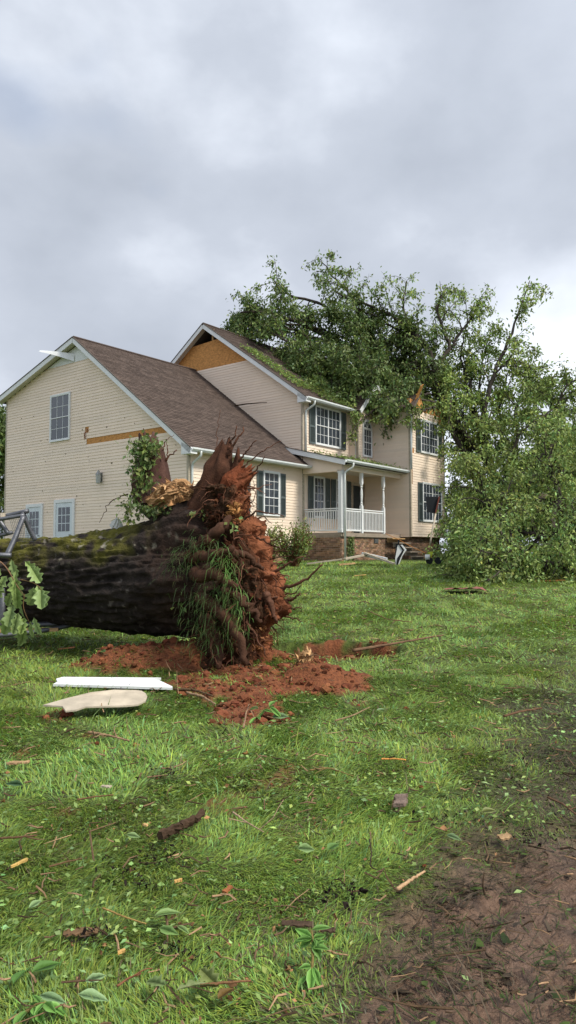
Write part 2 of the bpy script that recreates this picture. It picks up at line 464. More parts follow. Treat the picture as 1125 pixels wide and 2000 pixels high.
# middle bay with the arched window and the right wing
wall(front_pl(-.48), [(9.8, 5.55), (12.2, 5.55), (12.2, 8.0), (11.0, 9.12), (9.8, 7.92)])
siding(front_pl(-.48), [(9.8, 5.6), (12.2, 5.6), (12.2, 8.0), (11.0, 9.1), (9.8, 7.9)])
b = HB(); b.box((9.802, -.478, 5.5), (9.92, -.01, 7.9)); b.build('wall', M['siding'])
W_l = [(-2.4, 2.3), (-.01, 2.3), (-.01, 8.05), (-2.4, 8.05)]
wall(side_pl(11.05), W_l); siding(side_pl(11.05), W_l, [(-2.45, -2.22, 7.75, 8.1)])
wall(front_pl(-2.4), [(11.06, 2.3), (14.32, 2.3), (14.32, 8.0), (13.9, 8.35), (12.4, 8.1), (11.9, 8.75), (11.5, 8.35), (11.06, 8.4)], 'osb')
siding(front_pl(-2.4), [(11.06, 2.32), (14.32, 2.32), (14.32, 7.95), (11.06, 7.95)], [(11.06, 11.35, 5.95, 6.2), (11.06, 11.2, 4.6, 5.95), (13.75, 14.35, 7.3, 8.0)])
b = HB(); b.box((14.18, -2.26, 2.3), (14.315, -.01, 7.9)); b.build('wall', M['sheath'])
for (u, v, z0, z1) in ((-.02, -.02, 1.3, 5.15), (6.38, -.02, 5.7, 8.0), (11.03, -2.42, 2.3, 7.9), (14.25, -2.42, 2.3, 7.85), (-.02, 11.27, 1.3, 8.2), (9.78, -.5, 5.6, 7.9), (6.36, -.045, 1.3, 5.1)):
    b = HB(); b.box((u, v, z0), (u + .095, v + .095, z1)); b.build('corner_trim', M['cream'])
# foundations
def bricks(pl, s0, s1, z0, z1):
    b = HB(); r = 0; z = z0
    while z < z1 - .03:
        s = s0 - (.1 if r % 2 else 0)
        while s < s1:
            a, e_ = max(s, s0), min(s + .195, s1)
            if e_ - a > .03:
                g = RNG.uniform(.55, 1.45); o = RNG.uniform(.006, .012)
                zt = min(z + .062, z1)
                v_ = [pl(a, z, .001), pl(e_, z, .001), pl(e_, zt, .001), pl(a, zt, .001), pl(a, z, o), pl(e_, z, o), pl(e_, zt, o), pl(a, zt, o)]
                b.add(v_, [(4, 5, 6, 7), (0, 1, 5, 4), (1, 2, 6, 5), (2, 3, 7, 6), (3, 0, 4, 7)], (g * RNG.uniform(.9, 1.1), g, g * RNG.uniform(.85, 1.1)))
            s += .206
        z += .073; r += 1
    b.build('brickwork', M['brick'], kind='stuff')
b = HB(); b.box((6.42, -1.80, 1.0), (11.0, -.01, 2.25)); b.build('foundation', M['mortar'])
b = HB(); b.box((11.2, -2.2, 1.0), (14.15, -.3, 2.3)); b.build('foundation', M['mortar'])
b = HB(); b.box((.02, -.012, 1.0), (6.36, .05, 1.75)); b.build('foundation', M['mortar'])
bricks(front_pl(-1.80), 6.42, 11.0, 1.05, 2.24); bricks(side_pl(6.42), -1.80, -.02, 1.05, 2.24)
bricks(side_pl(11.2), -2.2, -.4, 1.05, 2.28); bricks(front_pl(-2.2), 11.2, 14.15, 1.05, 2.28); bricks(front_pl(-.012), .02, 6.3, 1.05, 1.74)
b = HB(); b.box((8.93, -1.825, 2.0), (9.27, -1.81, 2.2))
vent = b.build('foundation_vent', M['blackm'])
for k in range(4):
    b = HB(); b.box((8.95, -1.835, 2.02 + k * .045), (9.25, -1.826, 2.04 + k * .045)); b.build('vent_slat', M['lamp'], vent)

# roofs ------------------------------------------------------------
def roof(p_eave0, p_eave1, p_ridge1, p_ridge0, name='roof', th=.10, tabs=True):
    """slab under lapped shingle tabs; eave0-eave1 bottom edge, ridge0-ridge1 top edge"""
    a, b_, c, d = [np.array(k, float) for k in (p_eave0, p_eave1, p_ridge1, p_ridge0)]
    nrm = np.cross(b_ - a, d - a); nrm /= np.linalg.norm(nrm)
    if nrm[2] < 0: nrm = -nrm
    s = HB(); s.prism([a, b_, c, d], -nrm * th)
    r = s.build(name, M['deck'])
    if tabs:
        t = HB(); Ls = (np.linalg.norm(d - a) + np.linalg.norm(c - b_)) / 2
        n = max(2, int(Ls / .14)); 
        for k in range(n):
            e0, e1 = a + (d - a) * k / n, b_ + (c - b_) * k / n
            f0, f1 = a + (d - a) * (k + 1) / n, b_ + (c - b_) * (k + 1) / n
            wdt = np.linalg.norm(e1 - e0); q = -RNG.uniform(0, .3)
            tone = RNG.uniform(.92, 1.08)
            while q < wdt:
                w = RNG.uniform(.16, .36); q0, q1 = max(q, 0) / wdt, min(q + w - .006, wdt) / wdt
                if q1 > q0 + .005:
                    g = tone * RNG.choice([.82, .93, 1., 1.06, 1.18]) * RNG.uniform(.93, 1.07); h = .010 + RNG.uniform(0, .006)
                    A, B, C_, D = e0 + (e1 - e0) * q0, e0 + (e1 - e0) * q1, f0 + (f1 - f0) * q1, f0 + (f1 - f0) * q0
                    t.add([A + nrm * .001, B + nrm * .001, A + nrm * h, B + nrm * h, C_ + nrm * .002, D + nrm * .002], [(0, 1, 3, 2), (2, 3, 4, 5)], (g * 1.02, g, g * .98))
                q += w
        for a_ in t.v: a_[:, 2] -= HZ
        MB.build(t, 'shingles', M['shingle'], r, kind='stuff')
    return r
gr = roof((-.30, -.40, 5.10), (6.39, -.40, 5.10), (6.39, 6.19, 10.03), (-.30, 6.19, 10.03))
gl = roof((-.30, 11.75, 8.25), (6.39, 11.75, 8.25), (6.39, 6.19, 10.03), (-.30, 6.19, 10.03), tabs=True)
b = HB(); b.tube([(-.3, 6.19, 10.045), (6.39, 6.19, 10.045)], .05, 6); b.build('ridge_cap', M['shingle'], gr)
mr_ = roof((6.10, -.40, 7.90), (15.4, -.40, 7.90), (15.4, 5.45, 12.03), (6.10, 5.45, 12.03))
roof((6.10, 11.3, 7.90), (15.4, 11.3, 7.90), (15.4, 5.45, 12.03), (6.10, 5.45, 12.03), tabs=False)
b = HB(); b.tube([(6.1, 5.45, 12.045), (15.4, 5.45, 12.045)], .05, 6); b.build('ridge_cap', M['shingle'], mr_)
pr = roof((6.12, -2.25, 5.20), (11.04, -2.25, 5.20), (11.04, .0, 5.76), (6.12, .0, 5.76))
roof((6.12, 0., 5.765), (6.38, 0., 5.765), (6.38, .85, 5.98), (6.12, .85, 5.98))
roof((9.62, -.75, 7.86), (9.62, 1.4, 7.86), (11.0, 2.6, 9.28), (11.0, -.75, 9.28))
roof((12.38, -.75, 7.86), (12.38, 1.4, 7.86), (11.0, 2.6, 9.28), (11.0, -.75, 9.28))
# crushed roof of the right wing: slabs dropped and tilted
roof((10.75, -2.75, 7.95), (10.80, -.6, 8.0), (12.35, -.4, 9.1), (12.25, -2.35, 8.95))
roof((14.7, -2.5, 7.6), (14.6, -.3, 7.5), (12.8, -.2, 8.3), (12.9, -2.2, 8.45))
def board(p, q, w, h, m, name, up=(0, 0, 1)):
    b = HB(); b.beam(p, q, w, h, up); return b.build(name, M[m])
# white rake and eave trim
def rake(u, pts):
    for p, q in zip(pts[:-1], pts[1:]):
        p3, q3 = np.array((u, p[0], p[1] - .10)), np.array((u, q[0], q[1] - .10))
        board(p3, q3, .03, .20, 'white', 'rake_board', up=(0, 0, 1))
        board(p3 + (-.012, 0, .112), q3 + (-.012, 0, .112), .05, .028, 'deck', 'drip_edge')
rake(-.315, [(-.42, 5.09), (6.19, 10.03)]); rake(-.315, [(11.77, 8.25), (6.19, 10.03)])
rake(6.085, [(-.42, 7.89), (5.45, 12.03)]); rake(6.085, [(11.3, 7.89), (5.45, 12.03)])
rake(6.105, [(-2.27, 5.19), (.0, 5.76), (.8, 5.96)])
for p, q in (((9.6, -.765, 7.78), (11.0, -.765, 9.18)), ((12.4, -.765, 7.78), (11.0, -.765, 9.18))): board(p, q, .03, .17, 'white', 'rake_board', (0, 0, 1))
def soffit(quad, name='soffit'):
    b = HB(); b.prism(quad, (0, 0, -.012)); b.build(name, M['soffit'])
soffit([(-.30, -.40, 4.98), (-.30, 6.19, 9.90), (-.01, 6.19, 9.90), (-.01, -.40, 4.98)])
soffit([(-.30, 11.7, 8.14), (-.30, 6.19, 9.90), (-.01, 6.19, 9.90), (-.01, 11.7, 8.14)])
soffit([(6.1, -.40, 7.78), (6.1, 5.45, 11.90), (6.39, 5.45, 11.90), (6.39, -.40, 7.78)])
soffit([(6.1, 11.3, 7.78), (6.1, 5.45, 11.90), (6.39, 5.45, 11.90), (6.39, 11.3, 7.78)])
soffit([(-.2, -.40, 5.02), (6.3, -.40, 5.02), (6.3, -.02, 5.02), (-.2, -.02, 5.02)])
soffit([(6.3, -.40, 7.84), (9.75, -.40, 7.84), (9.75, -.02, 7.84), (6.3, -.02, 7.84)])
soffit([(6.51, -2.2, 5.06), (11.04, -2.2, 5.06), (11.04, -.02, 5.06), (6.51, -.02, 5.06)], 'porch_ceiling')
for (u, v, z, w) in ((-.33, -.44, 4.90, .34), (6.07, -.44, 7.70, .34)):
    b = HB(); b.prism([(u, v, z), (u, v + w + .12, z), (u, v + w + .12, z + .22 + w * .55), (u, v, z + .2)], (.30, 0, 0)); b.build('eave_return', M['white'])
def gutter(p, q):
    prof = [(0, 0), (.075, 0), (.12, .06), (.12, .115), (.105, .115), (.105, .07), (.07, .015), (.012, .015), (.012, .115), (0, .115)]
    p = np.array(p, float); q = np.array(q, float)
    b = HB(); b.prism([p + (0, -a, z) for a, z in prof], q - p); return b.build('gutter', M['gutter'])
gutter((-.30, -.40, 4.99), (6.45, -.40, 4.99)); gutter((6.10, -.40, 7.79), (9.62, -.40, 7.79)); gutter((6.12, -2.25, 5.09), (11.04, -2.25, 5.09))
def downspout(pts, r=.042):
    b = HB(); P = []
    pts = [np.array(p, float) for p in pts]
    for i_, p in enumerate(pts):
        if 0 < i_ < len(pts) - 1:
            for t in (.0, .33, .66, 1.):
                a = p + (pts[i_-1] - p) / np.linalg.norm(pts[i_-1] - p) * .09; c = p + (pts[i_+1] - p) / np.linalg.norm(pts[i_+1] - p) * .09
                P.append((1-t)**2 * a + 2*t*(1-t) * p + t*t * c)
        else: P.append(p)
    b.tube(P, r, 8); o = b.build('downspout', M['gutter'], smooth=True)
    return o
downspout([(.13, -.46, 5.02), (.13, -.46, 4.86), (.10, -.075, 4.62), (.10, -.075, 1.45)])
downspout([(6.62, -.46, 7.80), (6.62, -.46, 7.66), (6.52, -.075, 7.42), (6.52, -.075, 5.72)])
downspout([(6.62, -2.31, 5.12), (6.62, -2.31, 4.95), (6.50, -1.99, 4.76), (6.50, -1.99, 1.3)])
downspout([(10.97, -2.50, 7.7), (10.97, -2.48, 5.25)], .05)
b = HB(); b.beam((6.34, .75, 5.86), (6.30, -.25, 5.16), .05, .05); b.build('valley_flashing', M['rust'])

# windows and doors --------------------------------------------------
PANES = {}
def pane_mesh(w, h, side):
    k = (round(w, 3), round(h, 3), side)
    if k not in PANES:
        b = MB(); b.box((0, 0, 0), (.006, w, h) if side else (w, .006, h))
        me_ = bpy.data.meshes.new('pane')
        fill_mesh(me_, np.vstack(b.v), np.array(sum(b.f, [])), np.full(6, 4, np.int32), np.vstack(b.c)); me_.materials.append(M['pane'])
        PANES[k] = me_
    return PANES[k]
def glazed(name, pl, side, s0, s1, z0, z1, sashes, fr=.06, m='white', body=None):
    """frame, rails and bars standing proud of the wall; each pane an object. sashes: (z0, z1, cols, rows, s0, s1)"""
    b = HB(); wall_pl = pl; pl = lambda s_, z_, o_: wall_pl(s_, z_, o_ + .018)
    def bx(a0, a1, h0, h1, o0, o1):
        p, q = np.array(pl(a0, h0, o0)), np.array(pl(a1, h1, o1)); b.box(np.minimum(p, q), np.maximum(p, q))
    bx(s0, s0 + fr, z0, z1, .0, .055); bx(s1 - fr, s1, z0, z1, .0, .055); bx(s0 + fr, s1 - fr, z1 - fr, z1, .0, .055); bx(s0 + fr, s1 - fr, z0, z0 + fr, .0, .06)
    bx(s0 + fr, s1 - fr, z0 + fr, z1 - fr, .0, .012)
    pans = []
    for (h0, h1, nc, nr, a0, a1, off) in sashes:
        t = .030
        bx(a0, a1, h0, h0 + t, .012, .045 + off); bx(a0, a1, h1 - t, h1, .012, .045 + off); bx(a0, a0 + t, h0 + t, h1 - t, .012, .045 + off); bx(a1 - t, a1, h0 + t, h1 - t, .012, .045 + off)
        pw, ph = (a1 - a0 - 2 * t - .016 * (nc - 1)) / nc, (h1 - h0 - 2 * t - .016 * (nr - 1)) / nr
        for c in range(nc):
            for r in range(nr):
                pans.append((a0 + t + c * (pw + .016), h0 + t + r * (ph + .016), pw, ph, .026 + off))
            if c: bx(a0 + t + c * (pw + .016) - .016, a0 + t + c * (pw + .016), h0 + t, h1 - t, .02, .038 + off)
        for r in range(1, nr): bx(a0 + t, a1 - t, h0 + t + r * (ph + .016) - .016, h0 + t + r * (ph + .016), .021, .037 + off)
    o = b.build(name, M[m])
    for (a, h, w, hh, of) in pans:
        p = np.array(pl(a, h, of)); p[2] -= HZ
        q = inst('pane', pane_mesh(w, hh, side), o, p)
        q.rotation_euler = (RNG.uniform(-.012, .012), 0, RNG.uniform(-.012, .012))
    return o
def dh(pl, side, s0, s1, z0, z1, nc=3, nt=3, nb=2, units=1):
    """double-hung window: upper and lower sash"""
    sa = []; w = (s1 - s0 - .12) / units; zm = z0 + .06 + (z1 - z0 - .12) * (nb / (nb + nt) if nt != nb else .5)
    for k in range(units):
        a = s0 + .06 + k * w
        sa += [(zm - .02, z1 - .06, nc, nt, a, a + w, .0), (z0 + .06, zm + .015, nc, nb, a, a + w, -.008)]
    return glazed('window', pl, side, s0, s1, z0, z1, sa)
def shutter(pl, s0, s1, z0, z1):
    b = HB(); wall_pl = pl; pl = lambda s_, z_, o_: wall_pl(s_, z_, o_ + .018)
    def bx(a0, a1, h0, h1, o0, o1):
        p, q = np.array(pl(a0, h0, o0)), np.array(pl(a1, h1, o1)); b.box(np.minimum(p, q), np.maximum(p, q))
    bx(s0, s0 + .05, z0, z1, .018, .05); bx(s1 - .05, s1, z0, z1, .018, .05)
    zm = z0 + (z1 - z0) * .42
    for h in (z0, zm, z1 - .07): bx(s0 + .05, s1 - .05, h, h + .07, .018, .049)
    h = z0 + .07
    while h < z1 - .08:
        if not (zm - .03 < h < zm + .07):
            p0, p1, p2, p3 = pl(s0 + .05, h, .022), pl(s1 - .05, h, .022), pl(s1 - .05, h + .036, .042), pl(s0 + .05, h + .036, .042)
            b.add([p0, p1, p2, p3], [(0, 1, 2, 3)])
        h += .04
    bx(s0 + .05, s1 - .05, z0 + .07, z1 - .07, .015, .02)
    return b.build('shutter', M['shutter'])
FP = front_pl(0.)
dh(G0, True, 6.68, 8.02, 6.08, 8.0, 3, 2, 2)
dh(FP, False, 3.86, 4.86, 3.02, 4.74, 3, 3, 2); shutter(FP, 3.50, 3.84, 3.02, 4.70); shutter(FP, 4.88, 5.22, 3.02, 4.70)
dh(FP, False, 1.75, 2.75, 3.02, 4.74, 3, 3, 2); shutter(FP, 1.39, 1.73, 3.02, 4.70); shutter(FP, 2.77, 3.11, 3.02, 4.70)
dh(FP, False, 7.22, 9.10, 6.12, 7.80, 3, 2, 2, 2); shutter(FP, 6.80, 7.20, 6.12, 7.76); shutter(FP, 9.12, 9.5, 6.12, 7.76)
dh(FP, False, 7.08, 7.88, 3.05, 4.80, 3, 3, 2); shutter(FP, 6.72, 7.06, 3.05, 4.76); shutter(FP, 7.90, 8.26, 3.05, 4.76)
dh(FP, False, 8.72, 9.52, 3.05, 4.80, 3, 3, 2); shutter(FP, 8.36, 8.70, 3.05, 4.76); shutter(FP, 9.54, 9.88, 3.05, 4.76)
WP = front_pl(-2.4)
dh(WP, False, 11.92, 13.62, 6.08, 7.62, 3, 2, 2, 2); shutter(WP, 11.52, 11.90, 6.08, 7.58); shutter(WP, 13.64, 14.0, 6.08, 7.58)
dh(WP, False, 12.05, 13.95, 3.0, 4.78, 3, 2, 2, 2); shutter(WP, 11.65, 12.03, 3.0, 4.74)
BP = front_pl(-.48)
dh(BP, False, 10.16, 10.92, 5.88, 7.2, 3, 2, 2)
b = HB(); n = 14
arc = [(10.54 + .38 * math.cos(math.pi * k / n), 7.2 + .38 * math.sin(math.pi * k / n)) for k in range(n + 1)]
arc2 = [(10.54 + .31 * math.cos(math.pi * k / n), 7.2 + .31 * math.sin(math.pi * k / n)) for k in range(n + 1)]
for k in range(n): b.prism([BP(*arc[k], .0), BP(*arc[k+1], .0), BP(*arc2[k+1], .0), BP(*arc2[k], .0)], (0, -.055, 0))
for k in (4, 7, 10): b.beam(BP(10.54, 7.22, .035), BP(*arc2[k], .035), .02, .02, (0, 1, 0))
aw = b.build('arched_window', M['white'])
b = HB(); b.prism([BP(s, z, .02) for s, z in arc2], (0, -.006, 0)); b.build('pane', M['pane'], aw)
# doors on the side wall
for (s0, s1, hs, he) in ((8.42, 9.62, 1.3, 3.62), (6.28, 7.62, 1.3, 3.72)):
    glazed('door_frame', G0, True, s0, s1, hs, he, [], .13)
    b = HB(); p, q = G0(s0 + .14, hs + .02, .014), G0(s1 - .14, he - .14, .05); b.box(np.minimum(p, q), np.maximum(p, q))
    w = s1 - s0 - .28
    for c in (0, 1):
        a0 = s0 + .14 + w * (.13 + .39 * c); p, q = G0(a0, hs + .2, .05), G0(a0 + w * .34, hs + .85, .058); b.box(np.minimum(p, q), np.maximum(p, q))
    for c in range(2):
        a0 = s0 + .14 + w * (.13 + .74 / 3 * (c + 1)); p, q = G0(a0 - .014, he - 1.28, .051), G0(a0 + .014, he - .30, .066); b.box(np.minimum(p, q), np.maximum(p, q))
        z = he - 1.28 + .98 / 3 * (c + 1); p, q = G0(s0 + .14 + w * .13, z - .014, .051), G0(s0 + .14 + w * .87, z + .014, .065); b.box(np.minimum(p, q), np.maximum(p, q))
    d = b.build('door', M['door'])
    for c in range(3):
        for r in range(3):
            p = np.array(G0(s0 + .14 + w * (.13 + .74 / 3 * c) + .016, he - 1.28 + .98 / 3 * r + .016, .058)); p[2] -= HZ
            inst('pane', pane_mesh(w * .74 / 3 - .032, .98 / 3 - .032, True), d, p)
    b = HB(); p = np.array(G0(s0 + .2, hs + 1.0, .08)); b.tube([p, p + (-.06, 0, 0)], .03, 8); b.build('door_knob', M['lamp'], d)
# front door
b = HB(); b.box((9.98, -.06, 2.42), (10.06, -.0, 4.75)); b.box((10.92, -.06, 2.42), (11.0, 0, 4.75)); b.box((10.06, -.06, 4.62), (10.92, 0, 4.75)); fd = b.build('door_frame', M['cream'])
b = HB(); b.box((10.07, -.035, 2.42), (10.91, -.003, 4.61))
for a in (10.15, 10.54):
    for h in (2.6, 3.3, 4.05): b.box((a, -.045, h), (a + .29, -.035, h + .5))
b.build('front_door', M['darkdoor'])
# porch
b = HB(); b.box((6.40, -1.88, 2.25), (11.04, -.015, 2.40)); b.build('porch_deck', M['porchfloor'])
b = HB(); b.prism([(6.36, -1.93, 4.80), (6.36, -.045, 4.80), (6.36, -.045, 5.64), (6.36, -1.93, 5.17)], (.14, 0, 0)); b.build('porch_beam', M['siding'])
for (p, q) in (((6.50, -1.93, 4.86), (11.03, -1.80, 5.045)),):
    b = HB(); b.box(p, q); b.build('porch_beam', M['siding'])
def post(u, v, square=False):
    b = HB(); z0, z1 = 2.40, 4.86
    if square:
        b.box((u - .08, v - .08, z0), (u + .08, v + .08, z1))
        for z in (z0, z1 - .12): b.box((u - .10, v - .10, z), (u + .10, v + .10, z + .12))
    else:
        b.box((u - .058, v - .058, z0), (u + .058, v + .058, z0 + 1.12)); b.box((u - .058, v - .058, z1 - .45), (u + .058, v + .058, z1))
        pr_ = [(0, .055), (.03, .058), (.06, .035), (.10, .055), (.14, .034), (.25, .044), (.45, .054), (.62, .046), (.70, .034), (.74, .055), (.78, .036), (.82, .058), (.86, .058)]
        b.tube([(u, v, z0 + 1.12 + t * (z1 - .45 - z0 - 1.12) / .86) for t, r in pr_], [r for t, r in pr_], 10)
    return b.build('porch_post', M['white'])
post(6.46, -1.83, True); post(7.95, -1.83); post(9.68, -1.83)
def railing(p, q):
    p = np.array(p, float); q = np.array(q, float); L_ = np.linalg.norm(q - p); d = (q - p) / L_
    b = HB(); b.beam(p + (0, 0, 3.35), q + (0, 0, 3.35), .07, .045); b.beam(p + (0, 0, 3.27), q + (0, 0, 3.27), .04, .05); b.beam(p + (0, 0, 2.50), q + (0, 0, 2.50), .05, .06)
    r = b.build('railing', M['white'])
    n_ = int(L_ / .112)
    bm = MB(); bm.box((-.017, -.017, 2.53 - HZ), (.017, .017, 3.245 - HZ)); me_ = bpy.data.meshes.new('baluster')
    fill_mesh(me_, np.vstack(bm.v), np.array(sum(bm.f, [])), np.full(6, 4, np.int32), np.vstack(bm.c)); me_.materials.append(M['white'])
    for k in range(n_): inst('baluster', me_, r, p + d * (L_ * (k + .5) / n_))
railing((6.46, -.06, 0), (6.46, -1.75, 0)); railing((6.54, -1.83, 0), (7.89, -1.83, 0)); railing((8.01, -1.83, 0), (9.62, -1.83, 0))
for k in range(5):
    b = HB(); z = 2.24 - k * .19; b.box((9.85, -2.16 - k * .28, z - .05), (10.95, -1.89 - k * .28, z)); b.box((9.87, -1.93 - k * .28, z - .19), (10.93, -1.90 - k * .28, z - .05)); b.build('porch_step', M['lumber'] if k == 0 else M['porchfloor'])
# wall lamp on the side wall
b = HB(); b.box((-.05, 4.60, 4.26), (-.02, 4.76, 4.62)); wlamp = b.build('wall_lamp', M['lamp'])
b = HB(); b.tube([(-.15, 4.68, 4.20), (-.15, 4.68, 4.23), (-.15, 4.68, 4.50), (-.15, 4.68, 4.53)], [.05, .085, .10, .10], 8); b.build('lamp_glass', M['lampglass'], wlamp)
b = HB(); b.tube([(-.15, 4.68, 4.53), (-.15, 4.68, 4.56), (-.15, 4.68, 4.66), (-.15, 4.68, 4.72)], [.115, .11, .05, .01], 8); b.beam((-.15, 4.68, 4.6), (-.03, 4.68, 4.55), .03, .03); b.build('lamp_cap', M['lamp'], wlamp)
# torn bits of siding
b = HB()
for k in range(7):
    s, z = 5.6 + RNG.uniform(-.1, .12), 6.35 - k * .055
    b.add([(-.03, s, z), (-.03 - RNG.uniform(.02, .1), s - .09, z + .03), (-.02, s + .08, z + .07), (-.05, s + .02, z - .07)], [(0, 1, 2), (0, 2, 3)], (.35, .2, .12))
b.build('torn_siding', M['siding'])
b = HB()
for k in range(150):
    if k % 3: s_, z_ = RNG.uniform(.2, 11), RNG.uniform(2.5, 7.5); P_ = [(-.022, s_, z_)]
    else: s_, z_ = RNG.uniform(.2, 6), RNG.uniform(2, 5); P_ = [(s_, -.022, z_)]
    q = np.array(P_[0]); r_ = .018 * RNG.lognormal(0, .4); e1_ = np.array((0, 1, 0)) if k % 3 else np.array((1, 0, 0))
    b.add([q - e1_ * r_, q + (0, 0, r_ * .7), q + e1_ * r_ * 1.2, q - (0, 0, r_)], [(0, 1, 2, 3)], (.16, .15, .10))
b.build('stuck_leaf_bits', M['siding'], kind='stuff')
p0 = np.array((-.02, 6.45, 9.32)); b = MB(); V_ = []
for k in range(9):
    t = k / 8; c = p0 + np.array((-.75 * t, 1.25 * t, .42 * t - .1 * t * t)); w = .15 * (1 - .8 * t)
    V_ += [c + (0, 0, w), c + (-.05, 0, -w)]
    V_[-2][2] -= HZ; V_[-1][2] -= HZ
b.add(V_, [(2*k, 2*k+1, 2*k+3, 2*k+2) for k in range(8)]); b.build('loose_trim_strip', M['white'], house)
b = HB(); b.beam((11.5, -2.42, 8.3), (11.25, -2.9, 8.95), .30, .02, (0, 1, 0)); b.build('broken_sheathing', M['osb'])
b = HB(); b.beam((14.4, -1.5, 7.4), (15.4, -1.3, 8.3), .5, .02, (0, 1, 0)); b.build('broken_sheathing', M['osb'])
for p, q in (((14.2, -1.2, 7.6), (15.6, -.6, 9.1)), ((11.6, -2.3, 8.2), (12.9, -1.0, 9.3)), ((14.4, -2.2, 6.4), (15.9, -1.4, 7.2))):
    b = HB(); b.beam(p, q, .05, .14); b.build('broken_rafter', M['lumber'])
# ------------------------------------------------------------------ foliage
class Leaves:
    """folded leaf faces collected into one mesh"""
    def __init__(s): s.p = []; s.d = []; s.n = []; s.l = []; s.w = []; s.c = []
    def add(s, P, D, Nn, L, W, C):
        s.p.append(P); s.d.append(D); s.n.append(Nn); s.l.append(L); s.w.append(W); s.c.append(C)
    def build(s, name, m, parent=None, **k):
        P, D, Nn = np.vstack(s.p), np.vstack(s.d), np.vstack(s.n)
        L, W, C = np.concatenate(s.l)[:, None], np.concatenate(s.w)[:, None], np.vstack(s.c)
        D = D / (np.linalg.norm(D, axis=1)[:, None] + 1e-9)
        S = np.cross(D, Nn); S /= np.linalg.norm(S, axis=1)[:, None] + 1e-9
        U_ = np.cross(S, D)
        mid = P + D * L * .45 - U_ * W * .25
        V_ = np.stack([P, mid + S * W + U_ * W * .3, P + D * L - U_ * L * .12, mid - S * W + U_ * W * .3], 1).reshape(-1, 3)
        n = len(P); i0 = np.arange(n) * 4
        Fq = np.stack([i0, i0 + 1, i0 + 2, i0, i0 + 2, i0 + 3], 1).ravel()
        Cv = np.repeat(np.hstack([C, np.ones((n, 1))]), 4, 0)
        loc = None
        if parent is None:
            loc = np.array([V_[:, 0].mean(), V_[:, 1].mean(), V_[:, 2].min()]); V_ = V_ - loc
        else:
            Mi = np.array(WM[parent.name].inverted()); V_ = V_ @ Mi[:3, :3].T + Mi[:3, 3]
        me_ = bpy.data.meshes.new(name)
        fill_mesh(me_, V_, Fq, np.full(2 * n, 3, np.int32), Cv)
        return link(name, me_, m, parent, loc, **k)
def unit(n):
    v = RNG.normal(size=(n, 3)); return v / np.linalg.norm(v, axis=1)[:, None]
def leaf_cols(n, tone=1., yel=.0):
    g = tone * RNG.lognormal(0, .28, n); y = RNG.normal(yel, .12, n); pale = RNG.random(n) < .12
    c = np.stack([g * (1 + y), g, g * (.9 - y * .6)], 1)
    c[pale] = c[pale] * (1.35, 1.3, 1.75)
    return np.clip(c, .05, 3)
def curve(pts, n):
    P = np.array(pts, float)
    if len(P) == 2: P = np.vstack([P[0], (P[0] + P[1]) / 2, P[1]])
    t = np.concatenate([[0], np.cumsum(np.linalg.norm(np.diff(P, axis=0), axis=1))]); q = np.linspace(0, t[-1], n)
    R = np.stack([np.interp(q, t, P[:, k]) for k in range(3)], 1)
    for _ in range(2): R[1:-1] = (R[:-2] + 2 * R[1:-1] + R[2:]) / 4
    return R
def sub(p, d, L, n=5, droop=.0, wig=.18):
    pts = [p]; d = d / np.linalg.norm(d)
    for k in range(n):
        d = d + RNG.normal(0, wig, 3) + np.array([0, 0, -droop]); d /= np.linalg.norm(d)
        pts.append(pts[-1] + d * L / n)
    return np.array(pts)
def foliate(limbs, wood, lv, nsub, ntwig, nleaf, Lsub=2.0, leaf=.15, spread=.22, droop=.06, tone=1., up=.15, start=.25, floor=None, yel=0., bias=None, r0=.07):
    """sub-branches, twigs and hanging leaves along each limb"""
    for pts, r_a, r_b in limbs:
        C = curve(pts, 26); R = np.linspace(r_a, r_b, 26)
        C[1:-1] += RNG.normal(0, .03, (24, 3))
        wood.tube(C, R, 7, RNG.uniform(.7, 1.2), .12)
        for k in range(nsub):
            t = start + (1 - start) * (k + RNG.random()) / nsub
            i_ = min(24, int(t * 25)); T = C[i_ + 1] - C[i_]; T /= np.linalg.norm(T)
            d = unit(1)[0]; d = d - T * np.dot(d, T) * .8 + T * .55 + np.array([0, 0, up]) + (0 if bias is None else np.array(bias))
            Ls = Lsub * RNG.uniform(.5, 1.25) * (1.15 - .5 * t)
            S = sub(C[i_], d, Ls, 6, droop)
            if floor is not None: S[:, 2] = np.maximum(S[:, 2], floor(S) + .05)
            wood.tube(S, np.linspace(min(R[i_] * .6, r0 * .5), .008, len(S)), 4, RNG.uniform(.7, 1.3), 0, False)
            for j in range(ntwig):
                q = RNG.uniform(.2, 1.); a = q * 5.999; b0 = int(a); p = S[b0] + (S[b0 + 1] - S[b0]) * (a - b0)
                d2 = unit(1)[0] + (S[b0 + 1] - S[b0]) / (Ls / 6) * .7
                W = sub(p, d2, Ls * RNG.uniform(.18, .38), 3, droop * 2)
                if floor is not None: W[:, 2] = np.maximum(W[:, 2], floor(W) + .05)
                wood.tube(W, np.linspace(.012, .005, 4), 3, 1., 0, False)
                n = max(3, int(nleaf * RNG.uniform(.4, 1.6)))
                a = RNG.uniform(.6, 3., n); b0 = np.minimum(a.astype(int), 2); P = W[b0] + (W[b0 + 1] - W[b0]) * (a - b0)[:, None]
                P = P + RNG.normal(0, spread * .5, (n, 3))
                if floor is not None: P[:, 2] = np.maximum(P[:, 2], floor(P) + .03)
                D = unit(n) + np.array([0, 0, -.55]) + (W[3] - W[0]) / (np.linalg.norm(W[3] - W[0]) + 1e-6) * .5
                lv.add(P, D, unit(n) + np.array([0, 0, 1.1]), leaf * RNG.uniform(.6, 1.25, n), leaf * RNG.uniform(.16, .30, n), leaf_cols(n, tone * RNG.uniform(.8, 1.2), yel))

